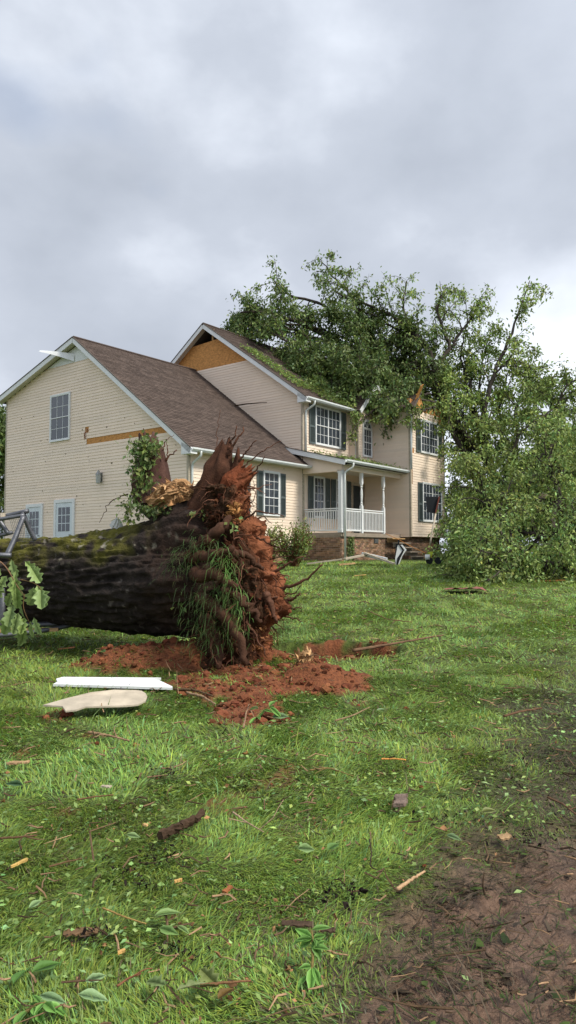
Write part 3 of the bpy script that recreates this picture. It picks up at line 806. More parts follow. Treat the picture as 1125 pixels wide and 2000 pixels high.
PHc, PHs = math.cos(PHI), math.sin(PHI)
def to_house(P):
    q = P[:, :2] - O_[:2]
    return q[:, 0] * PHc + q[:, 1] * PHs, -q[:, 0] * PHs + q[:, 1] * PHc
def roof_floor(P):
    """height of the ground or of the main roof under a point"""
    u, v = to_house(P)
    z = base_z(P[:, 0], P[:, 1]) + .05
    zr = np.where(v < 5.45, 7.90 + (v + .4) * .706, 12.03 - (v - 5.45) * .706)
    on = (u > 6.1) & (u < 15.4) & (v > -.4) & (v < 11.3)
    z = np.where(on, zr + .05, z)
    on2 = (u > 6.1) & (u < 11.05) & (v > -2.2) & (v <= -.4)
    return np.where(on2, np.maximum(z, 5.25 + (v + 2.25) * .25), z)
def HW(u, v, z): return np.array([O_[0] + u * PHc - v * PHs, O_[1] + u * PHs + v * PHc, z])

# tree thrown across the main roof
tA = empty('fallen_tree', at(960, 1095, 37), 0, 'large leafy tree fallen across the main roof, crown covering the ridge', 'tree')
def atsA(pts): return [at(x, y, d + .6 + (x - 470) / 430 * 3.6) for x, y, d in pts]
wood, lv = MB(), Leaves()
base = (945, 960, 30.5)
limbs = [
 (atsA([base, (905, 860, 31), (850, 790, 32), (760, 720, 33), (650, 660, 34), (540, 610, 34.5), (470, 610, 34)]), .34, .05),
 (atsA([(850, 790, 32), (770, 760, 31.5), (700, 730, 31.5), (610, 690, 32), (530, 650, 32.5)]), .18, .04),
 (atsA([(760, 720, 33), (690, 640, 34), (620, 590, 34.5), (550, 575, 35), (528, 540, 35)]), .16, .025),
 (atsA([(760, 720, 33), (720, 640, 33), (680, 570, 33.5), (645, 535, 34), (625, 505, 34)]), .13, .02),
 (atsA([base, (895, 830, 30.5), (850, 720, 31), (838, 680, 31), (770, 620, 32), (705, 590, 33), (655, 570, 33)]), .26, .03),
 (atsA([(850, 720, 31), (880, 680, 31), (850, 600, 31.5), (862, 580, 32), (872, 555, 32)]), .13, .02),
 (atsA([(838, 680, 31), (800, 640, 31.5), (785, 595, 32), (795, 550, 32)]), .10, .02),
 (atsA([(880, 680, 31), (905, 640, 31), (930, 610, 31), (940, 580, 31)]), .08, .02),
 (atsA([(850, 790, 32), (790, 780, 30.5), (740, 770, 30), (690, 760, 30)]), .12, .03),
]
foliate(limbs[:2] + limbs[8:], wood, lv, 22, 9, 15, 2.2, .20, .24, .07, .95, .10, .22, roof_floor)
foliate(limbs[2:5], wood, lv, 18, 8, 11, 1.8, .20, .22, .09, 1.15, .10, .25, roof_floor, .04)
foliate(limbs[5:8], wood, lv, 13, 6, 9, 1.7, .19, .22, .11, 1.45, .10, .35, roof_floor, .08)
# the dense mass lying on the front slope and over the bay
limbs2 = [
 (atsA([(800, 790, 29.6), (740, 785, 29.8), (680, 770, 30.2), (620, 745, 30.8)]), .08, .03),
 (atsA([(790, 770, 30.2), (720, 745, 30.8), (650, 730, 31.2), (590, 715, 31.8)]), .08, .03),
 (atsA([(840, 800, 31.5), (760, 750, 32), (660, 720, 32.5), (580, 690, 33)]), .10, .03),
 (atsA([(840, 790, 32), (740, 690, 33.5), (620, 640, 34), (500, 625, 34.5), (460, 640, 34.5)]), .10, .03),
 (atsA([(640, 670, 34), (560, 640, 34.5), (490, 610, 35), (455, 625, 35)]), .08, .03),
 (atsA([(830, 790, 30.5), (780, 740, 31), (700, 700, 32), (640, 690, 32)]), .10, .03),
 (atsA([(860, 780, 31), (800, 690, 32), (720, 640, 33), (640, 620, 33.5)]), .10, .03),
 (atsA([(860, 760, 31), (800, 660, 32), (740, 620, 32.5), (690, 600, 33)]), .10, .03),
]
foliate(limbs2, wood, lv, 26, 11, 19, 2.0, .20, .28, .1, .75, 0, .05, roof_floor)
# sprays hanging over the bay and the wing window
limbs3 = [
 (ats([(850, 785, 33.5), (810, 782, 32.4), (770, 800, 31.8), (738, 825, 31.6)]), .06, .02),
 (ats([(840, 770, 33.8), (790, 772, 32.6), (750, 790, 32.0)]), .06, .02),
 (ats([(850, 795, 32.2), (835, 800, 31.7), (812, 808, 31.4), (790, 818, 31.2)]), .05, .02),
 (ats([(735, 795, 32.4), (712, 815, 31.9), (692, 835, 31.4), (680, 860, 31.2)]), .04, .012),
 (ats([(880, 780, 33.2), (878, 815, 32.6), (876, 850, 32.2), (868, 880, 32.0)]), .04, .012),
]
foliate(limbs3, wood, lv, 6, 6, 11, .7, .17, .2, .12, 1.25, .0, .15, roof_floor, .1)
wood.build('trunk', M['limb'], tA, 'world', True)
lv.build('crown', M['leaf'], tA)

# second tree, broken limbs rising behind the wing on the right
def atsB(pts): return [at(x, y, d + 7.5) for x, y, d in pts]
def atsC(pts): return [at(x, y, d + 4.0) for x, y, d in pts]
tB = empty('fallen_tree', at(1010, 1090, 33), 0, 'shattered tree with dark bare limbs rising beside the right end of the house', 'tree')
wood, lv = MB(), Leaves()
limbs = [
 (atsB([(985, 1000, 27), (955, 900, 27), (940, 820, 27), (965, 730, 27), (1000, 650, 27.3), (1035, 548, 27.6)]), .20, .02),
 (atsB([(955, 900, 27), (905, 850, 27), (870, 770, 27), (862, 720, 27.3)]), .17, .05),
 (atsB([(955, 900, 27), (900, 880, 26.6), (865, 800, 26.5), (850, 740, 26.8)]), .15, .04),
 (atsB([(985, 1000, 27), (1010, 880, 26.5), (1005, 790, 26.5), (1060, 740, 26.5), (1110, 730, 26.5)]), .15, .03),
 (atsB([(1000, 960, 26), (1060, 880, 25.5), (1085, 820, 25), (1120, 760, 25)]), .14, .03),
 (atsB([(950, 880, 27.5), (915, 780, 28), (900, 690, 28.5), (915, 620, 29), (905, 585, 29)]), .10, .015),
 (atsB([(950, 840, 28), (935, 760, 28), (945, 690, 28), (960, 640, 28)]), .08, .015),
 (atsB([(985, 900, 28), (975, 800, 28), (990, 730, 28), (1020, 690, 28)]), .08, .015),
 (atsB([(965, 730, 27), (1000, 700, 27), (1040, 720, 27), (1065, 760, 27)]), .06, .015),
 (atsB([(955, 900, 27), (935, 820, 27.5), (915, 740, 28), (900, 680, 28.5)]), .12, .02),
]
foliate(limbs, wood, lv, 17, 8, 12, 2.0, .20, .28, .13, 1.5, .08, .25, roof_floor, .10)
limbs2 = [
 (ats([(985, 1040, 35), (940, 980, 35.5), (915, 900, 36), (900, 840, 36)]), .12, .03),
 (ats([(985, 1060, 34.5), (940, 1030, 34.5), (905, 1000, 34.8), (885, 960, 35)]), .12, .03),
 (ats([(1000, 1000, 33), (960, 920, 33.5), (945, 860, 34), (960, 800, 34)]), .12, .03),
 (ats([(985, 1080, 33), (940, 1070, 33), (905, 1060, 33.3), (880, 1040, 33.6)]), .10, .03),
 (atsC([(1040, 900, 28), (1080, 820, 28), (1100, 760, 28), (1140, 730, 28)]), .10, .03),
 (atsC([(1000, 960, 26), (1050, 900, 25), (1100, 860, 24.5), (1150, 830, 24.5)]), .10, .03),
 (atsC([(1000, 980, 25.5), (1040, 940, 24.5), (1090, 920, 24), (1150, 920, 24)]), .10, .03),
 (atsC([(990, 980, 26), (990, 900, 26), (1020, 840, 26), (1080, 800, 26)]), .10, .03),
 (atsC([(1000, 990, 26), (965, 950, 25.6), (935, 960, 25), (915, 1000, 25)]), .10, .03),
 (atsC([(1010, 1000, 25.5), (980, 1000, 25), (945, 1020, 24.6), (915, 1050, 24.4)]), .10, .03),
 (atsC([(1000, 1000, 25), (1040, 990, 24), (1090, 1000, 23.5), (1140, 1010, 23)]), .10, .03),
]
foliate(limbs2, wood, lv, 20, 10, 16, 1.9, .19, .28, .13, 1.2, 0, .05, roof_floor, .08)
wood.build('trunk', M['limb'], tB, 'world', True)
lv.build('crown', M['leaf'], tB)

# heap of broken leafy limbs on the lawn below them: each limb a thing
heap = [
 ('leafy broken limb at the near left foot of the branch heap', [(1020, 1100, 20), (970, 1080, 19.5), (930, 1090, 19.5), (905, 1105, 19.8)], 1.2),
 ('bright green limb bulging from the front of the branch heap', [(1040, 1100, 19.5), (1000, 1060, 19), (950, 1050, 18.8), (915, 1070, 18.8)], 1.35),
 ('leafy limb across the middle of the branch heap', [(1100, 1080, 21), (1040, 1040, 20.5), (980, 1030, 20.5), (930, 1035, 21)], 1.15),
 ('leafy limb at the right end of the branch heap by the photo edge', [(1060, 1100, 20), (1100, 1060, 19.5), (1140, 1040, 19.5), (1180, 1060, 19.5)], 1.2),
 ('upper leafy limb leaning on top of the branch heap', [(1060, 1050, 22), (1020, 990, 22), (970, 960, 22), (930, 960, 22.5)], 1.05),
 ('leafy limb lying low in front right of the branch heap', [(1130, 1120, 18.5), (1080, 1100, 18.5), (1030, 1110, 18.6), (990, 1125, 18.6)], 1.25),
 ('ragged limb reaching up from the heap beside the wing', [(1000, 1050, 21), (960, 985, 21.5), (925, 935, 22), (905, 905, 22.5)], 1.0),
 ('tall ragged limb reaching up from the heap near the right edge', [(1075, 1040, 21), (1092, 960, 21.5), (1070, 900, 22), (1085, 850, 22.5)], 1.3),
 ('low spray of leaves spilling from the heap onto the lawn', [(1000, 1110, 18.4), (970, 1120, 18.4), (945, 1124, 18.6), (920, 1120, 19)], 1.2),
 ('darker leafy limb pressed against the wing foundation', [(980, 1060, 24), (945, 1040, 24), (918, 1050, 24.2), (900, 1075, 24.5)], .8),
]
for lab, pts, tone in heap:
    P = ats(pts); t = empty('leafy_limb', (P[0][0], P[0][1], float(base_z(P[0][0], P[0][1]))), 0, lab, 'branch', 'broken limbs heaped on the lawn')
    wood, lv = MB(), Leaves()
    foliate([(P, .10, .03)], wood, lv, 16, 11, 21, 1.4, .125, .22, .16, tone * RNG.uniform(.9, 1.2), .28, .0, roof_floor, RNG.uniform(.0, .14))
    wood.build('wood', M['limb'], t, 'world', True); lv.build('leaves', M['leaf'], t)
# log in the heap
b = MB(); b.tube(curve(ats([(1052, 975, 22.5), (1085, 985, 22.3), (1130, 1012, 22), (1190, 1035, 22)]), 14), np.linspace(.20, .27, 14), 14, (2.0, 1.8, 1.6), .08)
b.build('log', M['limb'], smooth=True, label='grey bare log in the heap at the right edge', cat='log')

# trees standing in the background
def back_tree(x, y, h, lab):
    z = float(base_z(x, y)); t = empty('background_tree', (x, y, z), 0, lab, 'tree', 'trees behind the house')
    wood, lv = MB(), Leaves()
    top = np.array([x, y, z + h * .8]); lim = [([np.array([x, y, z]), np.array([x, y, z + h * .4]), top], h * .022, .04)]
    for k in range(9):
        a = k * 2.4; p = np.array([x, y, z + h * (.15 + .07 * k)]); q = p + np.array([math.cos(a) * h * .28, math.sin(a) * h * .28, h * .13]); lim.append(([p, (p + q) / 2 + (0, 0, .3), q], h * .008, .03))
    foliate(lim, wood, lv, 13, 8, 12, h * .16, .38, .5, .05, .75, .1, .1, None, 0, None, .1)
    wood.build('trunk', M['limb'], t, 'world', True); lv.build('crown', M['leaf'], t)
back_tree(-19.5, 46, 10.5, 'dense green tree standing past the left corner of the house')
back_tree(-24.5, 52, 12, 'taller tree behind the left edge, farther from the house')
back_tree(17, 46, 9, 'tree standing far behind the branch heap on the right')
back_tree(23, 50, 10, 'rightmost tree standing far behind the branch heap')

# shrubs by the garage and ivy
def shrub(name, c, r, h, nst, lab, tone, dens, cat='shrub'):
    c = np.array(c); t = empty(name, c, 0, lab, cat)
    wood, lv = MB(), Leaves()
    for k in range(nst):
        a = RNG.uniform(0, 6.28); d = np.array([math.cos(a) * r * RNG.uniform(.3, 1), math.sin(a) * r * RNG.uniform(.3, 1), h * RNG.uniform(.6, 1.05)])
        S = sub(c + d * (.15, .15, 0), d, np.linalg.norm(d), 6, .0, .15); wood.tube(S, np.linspace(.022, .005, 7), 4, (1.6, 1.2, .9), 0, False)
        n = int(dens * RNG.uniform(.2, 1.7)); a = RNG.uniform(1.2, 6, n); b0 = np.minimum(a.astype(int), 5)
        P = S[b0] + (S[b0 + 1] - S[b0]) * (a - b0)[:, None] + RNG.normal(0, .09, (n, 3)); P[:, 2] = np.maximum(P[:, 2], c[2] + .03)
        lv.add(P, unit(n) + (0, 0, .2), unit(n) + (0, 0, 1), .10 * RNG.uniform(.6, 1.3, n), .03 * RNG.uniform(.7, 1.2, n), leaf_cols(n, tone * RNG.uniform(.7, 1.3), .12))
    wood.build('stems', M['root'], t, 'world'); lv.build('foliage', M['leaf'], t)
def onground(x, y, d): p = at(x, y, d); p[2] = float(gz(p[0:1], p[1:2])[0]); return p
shrub('shrub', onground(575, 1090, 24.2), .75, 1.45, 60, 'half bare bush with brown twigs in front of the porch brickwork', 1.0, 42)
shrub('shrub', onground(515, 1090, 23.6), .8, 1.35, 55, 'scraggly bush under the garage window beside the root plate', .95, 34)
shrub('shrub', onground(455, 1090, 23.4), .7, 1.2, 40, 'low bush hidden behind the upturned root plate', .9, 40)
iv = Leaves(); n = 420
u, z = RNG.normal(7.12, .14, n), RNG.uniform(1.15, 2.25, n); P = np.stack([HW(a, -1.83 - abs(RNG.normal(0, .03)), c) for a, c in zip(u, z)])
iv.add(P, unit(n) + (0, 0, -.8), np.tile(np.array([PHs, -PHc, .4]), (n, 1)) + unit(n) * .5, RNG.uniform(.06, .12, n), RNG.uniform(.025, .045, n), leaf_cols(n, .75))
tag(iv.build('ivy', M['leaf']), 'strip of ivy climbing the porch brickwork beside the downspout', 'ivy')
n = 80
# leaf litter on roofs
rl = Leaves()
def litter(fn, n, col_tone, size=.15):
    P = np.stack([fn() for _ in range(n)])
    rl.add(P, unit(n) * (1, 1, .35), unit(n) * .5 + (0, 0, 1), size * RNG.uniform(.6, 1.2, n), size * .24 * RNG.uniform(.7, 1.2, n), leaf_cols(n, col_tone, .05))
def on_main(u0, u1, v0, v1):
    def f():
        u, v = RNG.uniform(u0, u1), RNG.uniform(v0, v1); return HW(u, v, 7.93 + (v + .4) * .706 + RNG.uniform(.02, .16))
    return f
def on_porch():
    u = RNG.uniform(6.3, 11); v = -2.25 + 2.2 * RNG.beta(1.2, 1.4); return HW(u, v, 5.22 + (v + 2.25) * .25 + abs(RNG.normal(0, .06)))
litter(on_main(6.5, 7.7, .3, 3.6), 900, 1.5); litter(on_main(7.3, 11, -.35, 1.2), 1300, 1.0); litter(on_porch, 520, 1.2)
tag(rl.build('roof_leaf_litter', M['leaf']), 'torn green leaves strewn over the roof slopes', 'leaves', kind='stuff')
# ------------------------------------------------------------------ uprooted tree in the foreground
upt = empty('uprooted_tree', onground(430, 1290, 8.3), 0, 'huge uprooted tree lying on its side with its red clay root plate raised', 'tree')
AX = np.array(ats([(462, 1118, 8.25), (405, 1118, 8.35), (330, 1124, 8.6), (250, 1131, 8.85), (160, 1132, 9.1), (90, 1132, 9.3), (0, 1134, 9.55), (-140, 1130, 10.0), (-320, 1120, 10.6)]))
RA = np.array([.42, .64, .61, .585, .53, .485, .47, .455, .44])
na, nr = 330, 220
tt = np.linspace(0, len(AX) - 1, na); A = np.stack([np.interp(tt, range(len(AX)), AX[:, k]) for k in range(3)], 1)
for _ in range(30): A[1:-1] = (A[:-2] + A[1:-1] * 2 + A[2:]) / 4
R = np.interp(tt, range(len(AX)), RA)
for _ in range(30): R[1:-1] = (R[:-2] + R[1:-1] * 2 + R[2:]) / 4
T = np.gradient(A, axis=0); T /= np.linalg.norm(T, axis=1)[:, None]
X_ = np.cross(np.array([0, 0, 1.]), T); X_ /= np.linalg.norm(X_, axis=1)[:, None]; Y_ = np.cross(T, X_)
ph = np.linspace(0, 2 * math.pi, nr, endpoint=False)
PH, SS = np.meshgrid(ph, np.concatenate([[0], np.cumsum(np.linalg.norm(np.diff(A, axis=0), axis=1))]))
cx_, sy_ = np.cos(PH), np.sin(PH)
ridge = 1 - np.abs(fbm(cx_ * 6.5 + SS * .25, sy_ * 6.5, SS * 1.3, 3, 61)) * 2.2
fine = fbm(cx_ * 16, sy_ * 16, SS * 9, 4, 67); plates = 1 - np.abs(fbm(cx_ * 9, sy_ * 9, SS * 5.5, 2, 69)) * 3
flare = np.clip(1 - SS / 1.5, 0, 1) ** 1.6
lobes = flare * (.20 * np.cos(5 * PH + .8) + .12 * np.cos(3 * PH + 2.1))
RR = R[:, None] * (1 + lobes) + .06 * ridge * (1 - .3 * flare) + .026 * fine + .014 * plates + .05 * fbm(cx_ * 1.5, sy_ * 1.5, SS * .8, 2, 71)
Vt = A[:, None, :] + (cx_ * RR)[..., None] * X_[:, None, :] + (sy_ * RR)[..., None] * Y_[:, None, :]
upn = (cx_[..., None] * X_[:, None, :] + sy_[..., None] * Y_[:, None, :])[..., 2]
mossn = fbm(Vt[..., 0] * 3, Vt[..., 1] * 3, Vt[..., 2] * 3, 4, 73)
moss = sst(.5, 1.5, SS) * sst(.30, .75, upn + mossn * .55) * sst(-.25, .2, fbm(Vt[..., 0] * 6, Vt[..., 1] * 6, Vt[..., 2] * 6, 3, 79) + .12)
lich = sst(.38, .52, fbm(Vt[..., 0] * 9, Vt[..., 1] * 9, Vt[..., 2] * 9, 3, 83)) * sst(.2, .7, upn)
spk = sst(.50, .60, fbm(Vt[..., 0] * 17, Vt[..., 1] * 17, Vt[..., 2] * 17, 2, 87)) * .55
base_c = np.ones(Vt.shape) * (.55 + .45 * np.clip(ridge * .6 + plates * .4, 0, 1.3))[..., None] * np.array([.92, .88, .9])
Ct = base_c * (1 - moss[..., None]) + moss[..., None] * np.array([2.7, 3.1, .7])
Ct = Ct * (1 - lich[..., None]) + lich[..., None] * np.array([7.5, 8.5, 7.5])
Ct = Ct * (1 - spk[..., None]) + spk[..., None] * np.array([4.2, 4.4, 4.6])
earth = (sst(1.25, .25, SS + mossn * .5) * .75)[..., None]; Ct = Ct * (1 - earth) + earth * np.array([.95, .62, .48]) * (1 + .5 * fine[..., None])
Ct = np.clip(Ct, .02, 8)
idx = np.arange(na * nr).reshape(na, nr); nxt = np.roll(idx, -1, 1)
Fq = np.stack([idx[:-1], nxt[:-1], nxt[1:], idx[1:]], -1).reshape(-1, 4)
b = MB(); b.add(Vt.reshape(-1, 3), Fq.tolist(), Ct.reshape(-1, 3)); b.build('trunk', M['bark'], upt, 'world', True)

# lump of clay held by the roots
def blob(name, rows, m, colf, parent, nz=.11, seed=0, na=170, nr=190, fr=2.3):
    """rows: (x, y, depth, half width, half depth) from top to bottom"""
    Rw = np.array([(*at(x, y, d), hw_, hd) for x, y, d, hw_, hd in rows]); t = np.linspace(0, len(rows) - 1, na)
    Rw = np.stack([np.interp(t, range(len(rows)), Rw[:, k]) for k in range(5)], 1)
    for _ in range(12): Rw[1:-1] = (Rw[:-2] + Rw[1:-1] * 2 + Rw[2:]) / 4
    a = np.linspace(0, 2 * math.pi, nr, endpoint=False); ca, sa = np.cos(a), np.sin(a)
    P = np.stack([Rw[:, 0:1] + Rw[:, 3:4] * ca, Rw[:, 1:2] + Rw[:, 4:5] * sa, np.repeat(Rw[:, 2:3], nr, 1)], -1)
    nrm = np.stack([np.broadcast_to(ca, P.shape[:2]), np.broadcast_to(sa, P.shape[:2]), np.zeros(P.shape[:2])], -1)
    d = fbm(P[..., 0] * fr, P[..., 1] * fr, P[..., 2] * fr, 5, seed); d2 = fbm(P[..., 0] * 11, P[..., 1] * 11, P[..., 2] * 11, 4, seed + 3)
    d3 = 1 - np.abs(fbm(P[..., 0] * 4, P[..., 1] * 4, P[..., 2] * 4, 3, seed + 7)) * 2
    d4 = fbm(P[..., 0] * 26, P[..., 1] * 26, P[..., 2] * 26, 3, seed + 11)
    P = P + nrm * (d * nz * 2.4 + d2 * nz * .65 + d3 * nz * .6 + d4 * nz * .30)[..., None]
    P[..., 2] += d2 * .06 + d4 * .03
    Cc = colf(P, nrm, d, d2)
    idx = np.arange(na * nr).reshape(na, nr); nxt = np.roll(idx, -1, 1)
    Fq = np.stack([idx[:-1], nxt[:-1], nxt[1:], idx[1:]], -1).reshape(-1, 4).tolist()
    b = MB(); b.add(P.reshape(-1, 3), Fq + [idx[0].tolist(), idx[-1].tolist()[::-1]], Cc.reshape(-1, 3)); b.build(name, m, parent, 'world', True)
    return P, nrm
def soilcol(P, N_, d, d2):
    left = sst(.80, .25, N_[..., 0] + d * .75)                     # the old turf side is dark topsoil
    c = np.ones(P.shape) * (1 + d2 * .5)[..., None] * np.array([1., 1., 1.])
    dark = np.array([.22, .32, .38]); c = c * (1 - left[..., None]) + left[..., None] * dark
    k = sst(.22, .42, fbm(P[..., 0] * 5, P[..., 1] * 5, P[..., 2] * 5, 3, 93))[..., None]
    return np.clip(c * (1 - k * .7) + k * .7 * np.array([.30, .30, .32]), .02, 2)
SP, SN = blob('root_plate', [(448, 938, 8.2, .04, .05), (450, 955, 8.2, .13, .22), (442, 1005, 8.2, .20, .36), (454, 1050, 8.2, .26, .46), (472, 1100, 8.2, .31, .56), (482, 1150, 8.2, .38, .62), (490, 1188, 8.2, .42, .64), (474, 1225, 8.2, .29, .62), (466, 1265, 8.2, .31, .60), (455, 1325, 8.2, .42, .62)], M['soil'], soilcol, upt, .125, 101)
# broken roots standing up from the plate
def stub(name, pts, rad, m, col, n=40, sides=40, nz=.25, seed=0, smooth=True, jag=.0, parent=None):
    C = curve(ats(pts), n); Rr = np.interp(np.linspace(0, 1, n), np.linspace(0, 1, len(rad)), rad)
    T = np.gradient(C, axis=0); T /= np.linalg.norm(T, axis=1)[:, None]
    x = np.cross(T, np.array([0, 1., 0])); x /= np.linalg.norm(x, axis=1)[:, None]; y = np.cross(T, x)
    a = np.linspace(0, 2 * math.pi, sides, endpoint=False); Aa, Tt = np.meshgrid(a, np.linspace(0, 1, n))
    rr = Rr[:, None] * (1 + nz * fbm(np.cos(Aa) * 2.2, np.sin(Aa) * 2.2, Tt * 2.5, 4, seed) + nz * .6 * fbm(np.cos(Aa) * 6, np.sin(Aa) * 6, Tt * 3, 2, seed + 5))
    P = C[:, None] + (np.cos(Aa) * rr)[..., None] * x[:, None] + (np.sin(Aa) * rr)[..., None] * y[:, None]
    if jag: P = P + T[:, None] * (jag * fbm(np.cos(Aa) * 3, np.sin(Aa) * 3, None, 3, seed + 9) * sst(.6, 1, Tt))[..., None]
    idx = np.arange(n * sides).reshape(n, sides); nxt = np.roll(idx, -1, 1)
    Fq = np.stack([idx[:-1], nxt[:-1], nxt[1:], idx[1:]], -1).reshape(-1, 4).tolist()
    cc = np.ones((n * sides, 3)) * np.array(col) * (1 + .5 * fbm(P[..., 0] * 7, P[..., 1] * 7, P[..., 2] * 7, 3, seed + 2)).reshape(-1, 1)
    b = MB(); b.add(P.reshape(-1, 3), Fq + [idx[0].tolist(), idx[-1].tolist()], np.clip(cc, .02, 6)); return b.build(name, m, parent or upt, 'world', smooth)
stub('broken_root', [(408, 1020, 8.25), (418, 960, 8.22), (428, 910, 8.2), (438, 866, 8.2)], [.24, .20, .14, .03], M['root'], (.75, .62, .55), nz=.5, seed=3, jag=.12)
stub('broken_root', [(440, 1000, 8.05), (455, 955, 8.05), (470, 925, 8.05), (480, 908, 8.05)], [.16, .15, .13, .05], M['soil'], (.75, .62, .6), nz=.5, seed=8, jag=.1)
stub('broken_root', [(452, 950, 8.0), (480, 935, 7.98), (492, 925, 7.97)], [.10, .09, .04], M['soil'], (.9, .8, .8), nz=.5, seed=14, jag=.1)
stub('broken_root', [(446, 985, 8.1), (456, 940, 8.1), (462, 905, 8.12), (464, 878, 8.12)], [.10, .08, .05, .01], M['root'], (.9, .7, .6), nz=.5, seed=51, jag=.12)
stub('broken_root', [(415, 1000, 8.2), (414, 960, 8.2), (408, 925, 8.22), (405, 905, 8.22)], [.09, .07, .04, .01], M['root'], (.7, .6, .55), nz=.5, seed=53, jag=.12)
stub('buttress', [(420, 1060, 8.4), (370, 1010, 8.55), (320, 985, 8.7), (285, 960, 8.75)], [.40, .33, .27, .22], M['bark'], (1.5, 1.3, 1.2), nz=.2, seed=19)
stub('broken_limb', [(300, 985, 8.75), (300, 930, 8.75), (296, 890, 8.75), (286, 850, 8.75)], [.26, .23, .18, .10], M['root'], (.9, .85, .95), nz=.25, seed=25, jag=.1)
# splintered wood where the buttress tore
def shards(name, c, sx, sy, sz, n, L, col, parent, main=(0, 0, 1)):
    b = MB()
    for k in range(n):
        p = np.array(c) + RNG.uniform(-1, 1, 3) * (sx, sy, sz); d = unit(1)[0] * .8 + np.array(main); d /= np.linalg.norm(d)
        l = L * RNG.uniform(.4, 1.3); w = RNG.uniform(.012, .04) * (L / .12); s_ = np.cross(d, unit(1)[0]); s_ /= np.linalg.norm(s_); u_ = np.cross(d, s_)
        g = RNG.uniform(.6, 1.3)
        b.add([p - s_ * w, p + s_ * w, p + u_ * w * .6, p + d * l + s_ * w * .3, p + d * l * .8 - s_ * w * .5], [(0, 1, 3, 4), (1, 2, 3), (2, 0, 4, 3), (0, 2, 1)], np.array(col) * g)
    return b.build(name, M['wood'], parent, 'world')
stub('torn_wood', [(300, 985, 8.5), (330, 968, 8.42), (360, 958, 8.36), (378, 965, 8.32)], [.10, .15, .14, .05], M['wood'], (.8, .72, .66), 60, 60, .8, 37, False, .15)
stub('torn_wood', [(350, 985, 8.4), (340, 958, 8.4), (325, 945, 8.45)], [.12, .10, .05], M['wood'], (.75, .62, .52), 40, 50, .8, 41, False, .15)
shards('splintered_wood', at(340, 960, 8.36), .20, .10, .07, 240, .075, (1., .95, .9), upt, (.3, -.3, .25))
shards('splintered_wood', at(310, 972, 8.45), .10, .08, .05, 80, .06, (.7, .55, .5), upt, (-.2, -.3, .3))
shards('splintered_wood', at(455, 1000, 7.75), .07, .06, .10, 60, .07, (.8, .6, .4), upt, (.3, -.4, .3))
shards('splintered_wood', at(500, 1205, 7.75), .10, .08, .14, 60, .08, (.95, .75, .6), upt, (.2, -.4, -.4))
shards('splintered_wood', at(498, 1255, 7.8), .12, .08, .08, 50, .08, (.75, .5, .4), upt, (.2, -.4, .2))
# thin roots
ROOTS = [
 ([(446, 890, 8.15), (458, 862, 8.1), (470, 850, 8.1), (474, 836, 8.1)], .020), ([(440, 885, 8.2), (458, 852, 8.2), (462, 834, 8.2)], .016),
 ([(462, 905, 8.1), (482, 880, 8.05), (500, 860, 8.0)], .014), ([(470, 915, 8.0), (500, 890, 7.95), (522, 876, 7.9), (548, 862, 7.9)], .010),
 ([(480, 930, 7.95), (505, 915, 7.9), (518, 890, 7.85)], .012), ([(420, 905, 8.25), (424, 850, 8.3), (430, 800, 8.35)], .006),
 ([(470, 1020, 7.9), (500, 998, 7.8), (530, 1002, 7.75), (556, 1008, 7.7)], .013), ([(475, 1012, 7.9), (488, 990, 7.85), (500, 965, 7.8), (490, 930, 7.8)], .007),
 ([(500, 1050, 7.9), (525, 1062, 7.8), (550, 1045, 7.75)], .012), ([(530, 1120, 8.0), (565, 1100, 7.9), (590, 1088, 7.85)], .020),
 ([(545, 1150, 8.0), (580, 1142, 7.9), (605, 1125, 7.85), (632, 1102, 7.8)], .022), ([(545, 1160, 8.0), (575, 1160, 7.9), (590, 1140, 7.85)], .010),
 ([(550, 1175, 8.0), (575, 1170, 7.9), (584, 1160, 7.85)], .024), ([(545, 1190, 8.0), (570, 1188, 7.9), (590, 1186, 7.9)], .014),
 ([(540, 1200, 8.0), (565, 1205, 7.9), (588, 1210, 7.85)], .014), ([(520, 1160, 7.6), (530, 1185, 7.55), (540, 1215, 7.5)], .045),
 ([(300, 930, 8.7), (318, 905, 8.7), (330, 890, 8.7), (345, 880, 8.7)], .020), ([(325, 900, 8.7), (328, 880, 8.7), (326, 862, 8.7)], .010),
 ([(345, 958, 8.4), (372, 950, 8.3), (386, 965, 8.3), (388, 985, 8.3)], .014), ([(368, 950, 8.35), (398, 948, 8.2), (430, 952, 8.1)], .012),
 ([(250, 1000, 8.6), (256, 970, 8.6), (262, 940, 8.65)], .012), ([(250, 965, 8.7), (222, 975, 8.8), (205, 995, 8.9), (196, 1020, 9.0)], .008),
 ([(318, 880, 8.7), (322, 862, 8.7), (338, 850, 8.7)], .008), ([(470, 1080, 7.6), (466, 1130, 7.5), (474, 1170, 7.5)], .012), ([(505, 1090, 7.75), (498, 1140, 7.65), (505, 1180, 7.6)], .010),
 ([(430, 1040, 7.7), (440, 1010, 7.75), (424, 980, 7.8)], .010), ([(480, 1215, 7.55), (500, 1240, 7.4), (520, 1282, 7.3)], .016), ([(420, 1240, 7.4), (410, 1270, 7.3), (430, 1300, 7.25)], .014),
]
for pts, r in ROOTS:
    C = curve(ats(pts), 14); C[1:] += RNG.normal(0, .008, (13, 3)); b = MB(); b.tube(C, np.linspace(r, r * .35, 14), 7, (1.2, 1., .9), .15); b.build('root', M['root'], upt, 'world', True)
